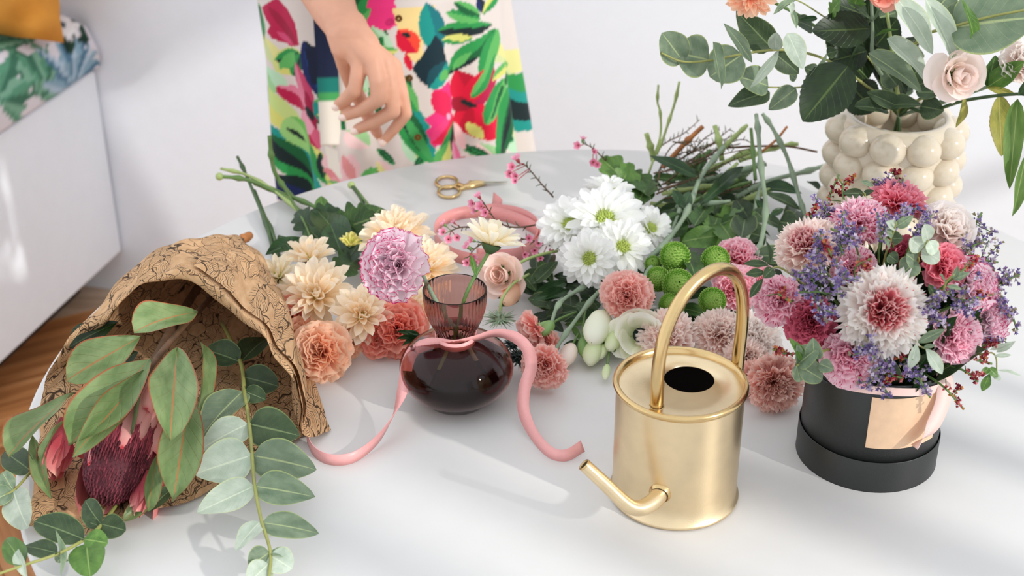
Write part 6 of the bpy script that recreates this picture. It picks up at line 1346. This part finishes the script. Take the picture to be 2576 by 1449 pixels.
for s_ in (-1, 1):
    eye = MB(); v, f, uv = BALL; eye.add([L(ps, bp(.032 * s_, -.078, 1.645) + x * .010) for x in v], f); eye.build('eye', M['dark'], ps)
    sh = MB(); v, f, uv = grid(16, 10, lambda a, b: L(ps, bp(.09 * s_ + math.cos(a * 6.283) * .045 * math.sin(b * 3.1 + .02), -.04 + math.sin(a * 6.283) * .125 * math.sin(b * 3.1 + .02), max(0, .03 - .032 * math.cos(b * 3.1)) )), True)
    sh.add(v, f, uv).build('shoe', M['shoe'], ps)
# finger nails
def nail(tip, prev, r_, up):
    d = (Vector(tip) - Vector(prev)).normalized(); u = Vector(up) - d * Vector(up).dot(d); u.normalize(); s_ = d.cross(u); c_ = Vector(tip) + d * r_ * .35 + u * r_ * .95
    mb = MB(); v, f, uv = grid(8, 8, lambda a, b: Vector((a * 2 - 1, b * 2 - 1, 0)))
    pts = []
    for x in v:
        e = math.sqrt(max(0, 1 - (abs(x.x) ** 3 * .5 + abs(x.y) ** 3 * .5)))
        k = 1 / max(1, math.hypot(x.x, x.y) ** .6); pts.append(L(ps, c_ + s_ * x.x * r_ * .72 * k + d * x.y * r_ * 1.0 * k + u * (-.38 * r_ * x.x * x.x - .28 * r_ * max(0, x.y) ** 2 + .0004)))
    mb.add(pts, f).build('fingernail', M['nail'], ps)
for c_, r_ in zip(fing, rad): nail(c_[-1], c_[-2], r_[-1], -VF * 1.0 - VU * .55)
nail(thumb[-1], thumb[-2], .0076, VF)

# dress: one pleated sheet from shoulders to hem, printed with painted flowers
def dress_section(z):            # half width, half depth
    ks = [(.34, .225, .19), (.60, .200, .168), (.78, .193, .156), (.92, .190, .148), (1.02, .165, .125), (1.10, .145, .11), (1.22, .165, .125), (1.34, .175, .115), (1.40, .14, .085), (1.43, .085, .07)]
    for (z0, a0, b0), (z1, a1, b1) in zip(ks, ks[1:]):
        if z <= z1: k = (z - z0) / (z1 - z0); return lerp(a0, a1, k), lerp(b0, b1, k)
    return ks[-1][1:]
NA, NZ = 620, 300
zs = [lerp(.34, .95, j / 240) if j <= 240 else lerp(.95, 1.43, (j - 240) / 60) for j in range(NZ + 1)]
dv = []; ds = []; dzv = []
for z in zs:
    a_, b_ = dress_section(z); pl = (.014 * sm(1.0, .6, z) if z < 1.0 else .001)
    for i in range(NA):
        q = -math.pi / 2 + 2 * math.pi * (i / NA)        # starts at the front centre
        fr = 1 + (pl * math.sin(9 * q + .7) + pl * .6 * math.sin(17 * q + 2.1)) / a_
        lean = .075 * (.92 - z)                           # skirt swings a little to the right
        dv.append(L(ps, Vector((PC.x + lean + math.cos(q) * a_ * fr, PC.y + .01 + math.sin(q) * b_ * fr, z))))
        qq = (i / NA) if i <= NA / 2 else i / NA - 1
        ds.append(math.cos(q) * a_ + (0 if math.sin(q) < 0 else math.copysign(2 * (a_ - abs(math.cos(q) * a_)), math.cos(q)) ) + .0); dzv.append(z)
df = [(j * NA + i, j * NA + (i + 1) % NA, (j + 1) * NA + (i + 1) % NA, (j + 1) * NA + i) for j in range(NZ) for i in range(NA)]
s = np.array(ds); t = np.array(dzv)
# print drawn in cloth coordinates: 1 unit of u = width across the front, v = down from the waist
KU = .000612 / 3.019
def cu(x): return (x / 3.019 + 600 - 973) * .000608
def cz(y): return .905 - (y / 3.019) * .000668
col = np.tile(np.array(C(210, 200, 194)[:3]), (len(s), 1))
G1, G2, G3, DK, YG, TE, NV = C(40, 140, 70), C(90, 170, 90), C(20, 90, 50), C(16, 34, 36), C(206, 206, 112), C(22, 140, 130), C(18, 34, 84)
MG, RD, PK, PP, LP = C(176, 24, 70), C(206, 14, 52), C(226, 50, 120), C(236, 170, 176), C(228, 186, 190)
def lfp(x0, y0, x1, y1, w_, c1, c2=None, c3=None): paint_leaf(col, s, t, (cu(x0), cz(y0), cu(x1), cz(y1)), w_ * KU * 1.3, c1, c2, c3)
def pol(pts, c1): col[inpoly(s, t, [(cu(x), cz(y)) for x, y in pts])] = c1[:3]
rg = random.Random(3)
for k in range(160):             # the print goes on all round and down the skirt
    x, y = rg.uniform(-6500, 8000), rg.uniform(-2200, 2400)
    if 60 < x < 2200 and -50 < y < 1400: continue
    a = rg.uniform(0, 6.28); ln = rg.uniform(250, 520)
    lfp(x, y, x + ln * math.cos(a), y + ln * math.sin(a), rg.uniform(70, 150), rg.choice([G1, G2, YG, TE]), rg.choice([G3, DK, G1]))
    if k % 3 == 0:
        cc = rg.choice([MG, RD, PK, PP])
        for q in range(5): a = q * 1.257 + k; lfp(x, y, x + 230 * math.cos(a), y + 230 * math.sin(a), 190, cc)
SH = [('l', 130, 480, 400, 920, 130, YG, C(190, 210, 130)), ('l', 100, 130, 130, 480, 60, C(70, 30, 40), TE), ('l', 110, 230, 130, 500, 40, TE), ('l', 150, 420, 190, 560, 40, DK),
 ('l', 130, 250, 230, 60, 110, YG, G2), ('l', 190, 350, 250, 50, 110, G1, G3, DK), ('l', 150, 200, 170, 430, 70, YG),
 ('p', [(275, 50), (330, 0), (400, -60), (480, 0), (535, 80), (545, 230), (450, 262), (330, 240), (308, 200), (328, 150)], MG), ('l', 330, 20, 520, 240, 60, C(150, 14, 54)), ('l', 360, 180, 470, 250, 40, C(200, 70, 110)),
 ('l', 330, 470, 540, 270, 150, YG, C(200, 206, 130)), ('l', 330, 390, 530, 280, 80, DK, G1), ('l', 400, 480, 545, 290, 90, G3, G1, DK), ('l', 345, 440, 470, 300, 60, G2),
 ('l', 470, 370, 560, 700, 130, C(206, 110, 136), C(184, 60, 96)), ('l', 320, 570, 545, 710, 130, MG, C(214, 120, 146)), ('l', 440, 760, 590, 950, 170, MG, C(206, 90, 120)), ('l', 420, 870, 560, 690, 130, C(222, 150, 168)), ('l', 540, 540, 590, 800, 60, C(150, 16, 60)), ('l', 520, 650, 580, 740, 50, DK),
 ('l', 590, 190, 720, 610, 170, NV, DK, C(20, 60, 120)), ('p', [(585, 240), (730, 200), (745, 460), (600, 480)], C(14, 24, 50)), ('l', 600, 600, 750, 700, 160, TE, G2), ('l', 610, 700, 760, 720, 70, G1, YG), ('l', 600, 755, 760, 690, 50, G3), ('l', 630, 560, 750, 590, 60, NV),
 ('l', 200, 830, 580, 1420, 190, G1, TE, DK), ('l', 240, 900, 400, 1200, 90, DK, G3), ('l', 350, 780, 480, 1060, 150, C(150, 200, 120), C(110, 180, 90)), ('l', 330, 860, 400, 960, 20, DK),
 ('l', 150, 760, 230, 960, 110, NV, TE), ('l', 180, 1040, 230, 1200, 70, NV, DK), ('l', 230, 1220, 370, 1360, 130, NV, DK), ('l', 220, 1360, 340, 1380, 80, NV),
 ('l', 530, 920, 620, 1190, 130, G1, YG), ('l', 600, 960, 590, 1150, 60, DK, G3),
 ('p', [(590, 1030), (640, 960), (760, 990), (860, 920), (900, 1020), (870, 1130), (760, 1140), (640, 1130)], LP), ('p', [(640, 900), (760, 900), (780, 1100), (650, 1090)], C(226, 220, 206)), ('l', 600, 1080, 760, 1130, 60, C(214, 130, 134)), ('l', 800, 930, 860, 1130, 50, C(214, 140, 140)), ('l', 630, 1200, 790, 1160, 110, LP, C(220, 150, 154)), ('l', 700, 1350, 790, 1150, 130, LP), ('l', 780, 1150, 900, 1300, 150, C(232, 208, 204)), ('l', 840, 1180, 1060, 1230, 70, C(212, 130, 130)), ('l', 900, 1270, 1000, 1240, 50, RD), ('l', 610, 1180, 780, 1150, 40, YG, G2), ('l', 750, 1140, 850, 1140, 24, DK), ('l', 650, 1260, 740, 1360, 110, G3, G1), ('l', 640, 1260, 680, 1340, 60, G1),
 ('l', 890, 60, 1100, -160, 100, G1, G3), ('l', 900, 120, 1110, -60, 70, G2, G1), ('l', 930, 210, 1060, 20, 80, C(190, 206, 130), G2), ('l', 870, 0, 960, -150, 100, TE, G1),
 ('l', 990, 260, 1270, 210, 70, YG, G2), ('l', 1000, 270, 1120, 320, 60, G1, YG), ('l', 1060, 320, 1250, 290, 60, DK, G3), ('l', 1120, 350, 1250, 300, 50, G1), ('l', 1150, 430, 1240, 340, 80, G3, DK), ('l', 1200, 480, 1260, 360, 60, YG, G2),
 ('p', [(1265, -60), (1560, -60), (1540, 80), (1455, 110), (1440, 260), (1410, 325), (1330, 260), (1290, 120)], C(232, 206, 140)), ('l', 1290, 80, 1400, 240, 130, RD, C(236, 70, 50)), ('l', 1310, 100, 1370, 130, 30, DK), ('l', 1320, 240, 1345, 360, 40, RD),
 ('l', 1500, -80, 1560, 280, 150, TE, C(20, 110, 116)), ('p', [(1355, 340), (1440, 250), (1540, 130), (1590, 200), (1625, 370), (1580, 440), (1490, 500), (1400, 430)], C(14, 40, 50)), ('l', 1450, 480, 1620, 330, 120, TE, C(16, 70, 80)), ('l', 1530, 430, 1640, 400, 60, G2),
 ('l', 1560, 110, 1940, 150, 90, DK, G1), ('l', 1590, 180, 1800, 200, 60, G1, YG), ('l', 1640, 170, 1780, 200, 40, YG), ('l', 1640, 0, 1860, 90, 70, G2, G1), ('l', 1700, -60, 1860, 60, 60, G3, G2), ('l', 1860, -60, 1890, 60, 50, NV, DK), ('l', 1880, 60, 2030, -60, 60, G1, YG),
 ('l', 1620, 420, 1880, 200, 100, DK, G1), ('l', 1740, 340, 1960, 180, 70, G3, G1), ('l', 1660, 400, 1780, 290, 40, G2), ('l', 1820, 470, 1970, 190, 100, G2, G1),
 ('l', 1200, 470, 1420, 1000, 170, G1, TE, DK), ('l', 1230, 560, 1400, 900, 90, DK, G3), ('l', 1250, 640, 1430, 1000, 60, C(60, 150, 80)), ('l', 1260, 380, 1340, 480, 60, G3), ('l', 1240, 400, 1360, 640, 90, G1, G2),
 ('p', [(1460, 550), (1485, 490), (1560, 485), (1625, 462), (1645, 640), (1590, 760), (1560, 845), (1440, 882), (1400, 775), (1440, 740), (1398, 690), (1470, 640)], PK), ('l', 1480, 500, 1600, 690, 120, C(216, 30, 80)), ('l', 1420, 860, 1640, 700, 100, C(220, 26, 70), C(230, 60, 120)), ('l', 1560, 680, 1610, 720, 30, C(240, 170, 196)),
 ('l', 1690, 410, 1760, 650, 150, RD, C(180, 10, 44)), ('l', 1905, 410, 1760, 660, 140, RD, MG), ('l', 1740, 650, 1900, 920, 190, RD, C(216, 10, 60)), ('l', 1750, 650, 1640, 900, 110, RD, C(180, 10, 44)), ('l', 1640, 600, 1750, 690, 90, C(150, 14, 40)), ('l', 1710, 620, 1790, 680, 30, DK),
 ('l', 1760, 610, 1940, 350, 60, G1, G2), ('l', 1820, 800, 1980, 540, 110, G2, G1, G3), ('l', 1900, 520, 2060, 430, 60, YG, G2), ('l', 1870, 1150, 2040, 560, 110, G3, G1, DK), ('l', 2040, 560, 2170, 1120, 120, TE, G1, DK), ('l', 1990, 600, 2060, 480, 60, G2, G3),
 ('l', 1460, 1010, 1640, 760, 90, DK, G1), ('l', 1440, 1050, 1560, 860, 90, YG, G2), ('l', 1560, 1070, 1620, 930, 50, DK, G3), ('l', 1600, 880, 1670, 1160, 80, C(240, 150, 180), C(232, 110, 150)), ('l', 1640, 760, 1720, 980, 60, C(236, 190, 190)), ('l', 1680, 1030, 1740, 1160, 90, DK, MG), ('l', 1700, 1160, 1740, 1050, 60, RD), ('l', 1470, 1090, 1620, 1120, 110, C(170, 214, 170), YG), ('l', 1450, 1170, 1560, 1160, 40, RD), ('l', 1740, 780, 1800, 900, 50, YG),
 ('l', 1170, 1100, 1400, 1060, 100, DK, G1), ('l', 1200, 1210, 1420, 1060, 110, DK, G3), ('l', 1330, 1190, 1440, 1030, 70, G1, YG), ('l', 1090, 1200, 1230, 1180, 90, C(180, 220, 180), G2), ('l', 900, 1090, 1000, 1090, 70, G1, G3), ('l', 890, 1100, 1000, 1060, 50, G2)]
WASH = C(196, 206, 150), C(150, 196, 140), C(214, 210, 140), C(176, 214, 180), C(230, 196, 196)
for k, (x, y, x2, y2, w_) in enumerate([(180, 560, 330, 780, 120), (260, 440, 330, 620, 110), (1080, 380, 1230, 620, 120), (1460, 900, 1600, 1080, 120), (1660, 760, 1800, 860, 90), (2000, 360, 2080, 600, 90), (400, 1040, 560, 1300, 120), (1000, 1010, 1140, 1160, 110), (1240, 780, 1330, 1000, 90), (840, 760, 960, 900, 110), (1850, 240, 2000, 420, 100), (880, 300, 1000, 520, 110), (760, 480, 860, 700, 120), (1500, 560, 1560, 700, 60), (1780, 930, 1900, 1130, 90), (280, 240, 340, 420, 80), (1100, 60, 1230, 240, 90), (420, 1180, 520, 1380, 70), (1960, 880, 2060, 1120, 90), (640, 760, 740, 900, 60)]):
    lfp(x, y, x2, y2, w_, WASH[k % 5], WASH[(k + 2) % 5])
for x, y, x2, y2, w_ in [(1020, 480, 1090, 700, 60), (880, 420, 980, 360, 50), (1010, 920, 1160, 1000, 60), (1290, 1020, 1420, 900, 50), (1860, 830, 2000, 1000, 60), (430, 560, 500, 700, 40), (760, 600, 830, 760, 70), (1090, 240, 1180, 120, 50), (930, 1180, 1090, 1260, 60), (300, 1080, 420, 1380, 70), (2010, 640, 2110, 960, 60), (1700, 940, 1830, 1040, 50)]:
    lfp(x, y, x2, y2, w_, G1, G3, DK)
for sh in SH:
    if sh[0] == 'l': lfp(*sh[1:])
    else: pol(sh[1], sh[2])
M['dress'] = vcol_mat('printed_dress_fabric', .75, bump=.15, bscale=25, sheen=.1)
mb = MB(); mb.add(dv, df, None, [tuple(x) + (1,) for x in col]); dr = mb.build('dress', M['dress'], ps)
def on_dress(px, py):            # place on the front of the skirt seen at this spot
    y = 1.97
    for _ in range(12):
        p = Y(px, py, y); a_, b_ = dress_section(p.z); lean = .075 * (.92 - p.z); q = max(-.98, min(.98, (p.x - PC.x - lean) / a_)); y = PC.y + .01 - b_ * math.sqrt(1 - q * q)
    return Y(px, py, y - .012)
lathe(bt := MB(), [(.001, .0022), (.0035, .002), (.0048, .0028), (.0052, .0012), (.005, 0)], 16); btm = bt.mesh('button')
for px, py in ((1003, 46), (1030, 196), (1051, 345), (985, -60)):
    p = on_dress(px, py); o = obj('button', btm, M['button'], dr); q = frame(Vector((.1, -1, .1))).to_matrix().to_4x4(); o.matrix_basis = PW[ps.name].inverted() @ Matrix.Translation(p) @ q
# loose tie belt hanging down
M['tie'] = plain('tie_cloth', C(226, 220, 208), .8, var=.04)
tp = [on_dress(810, -60), on_dress(818, 60), on_dress(825, 180), on_dress(830, 280), on_dress(834, 362)]
tie = MB(); strip(tie, [L(ps, p + Vector((0, -.006, 0))) for p in tp], [Vector((1, .12, 0))] * 5, .031, 14)
def tiec(v):
    z = v[2]; return C(18, 30, 60) if .817 < z < .925 else (C(20, 120, 110) if .798 < z <= .817 else (C(70, 160, 90) if .783 < z <= .798 else C(228, 222, 210)))
tie.col = [tiec(v) for v in tie.v]; tie.build('tie_belt', M['dress'], dr)
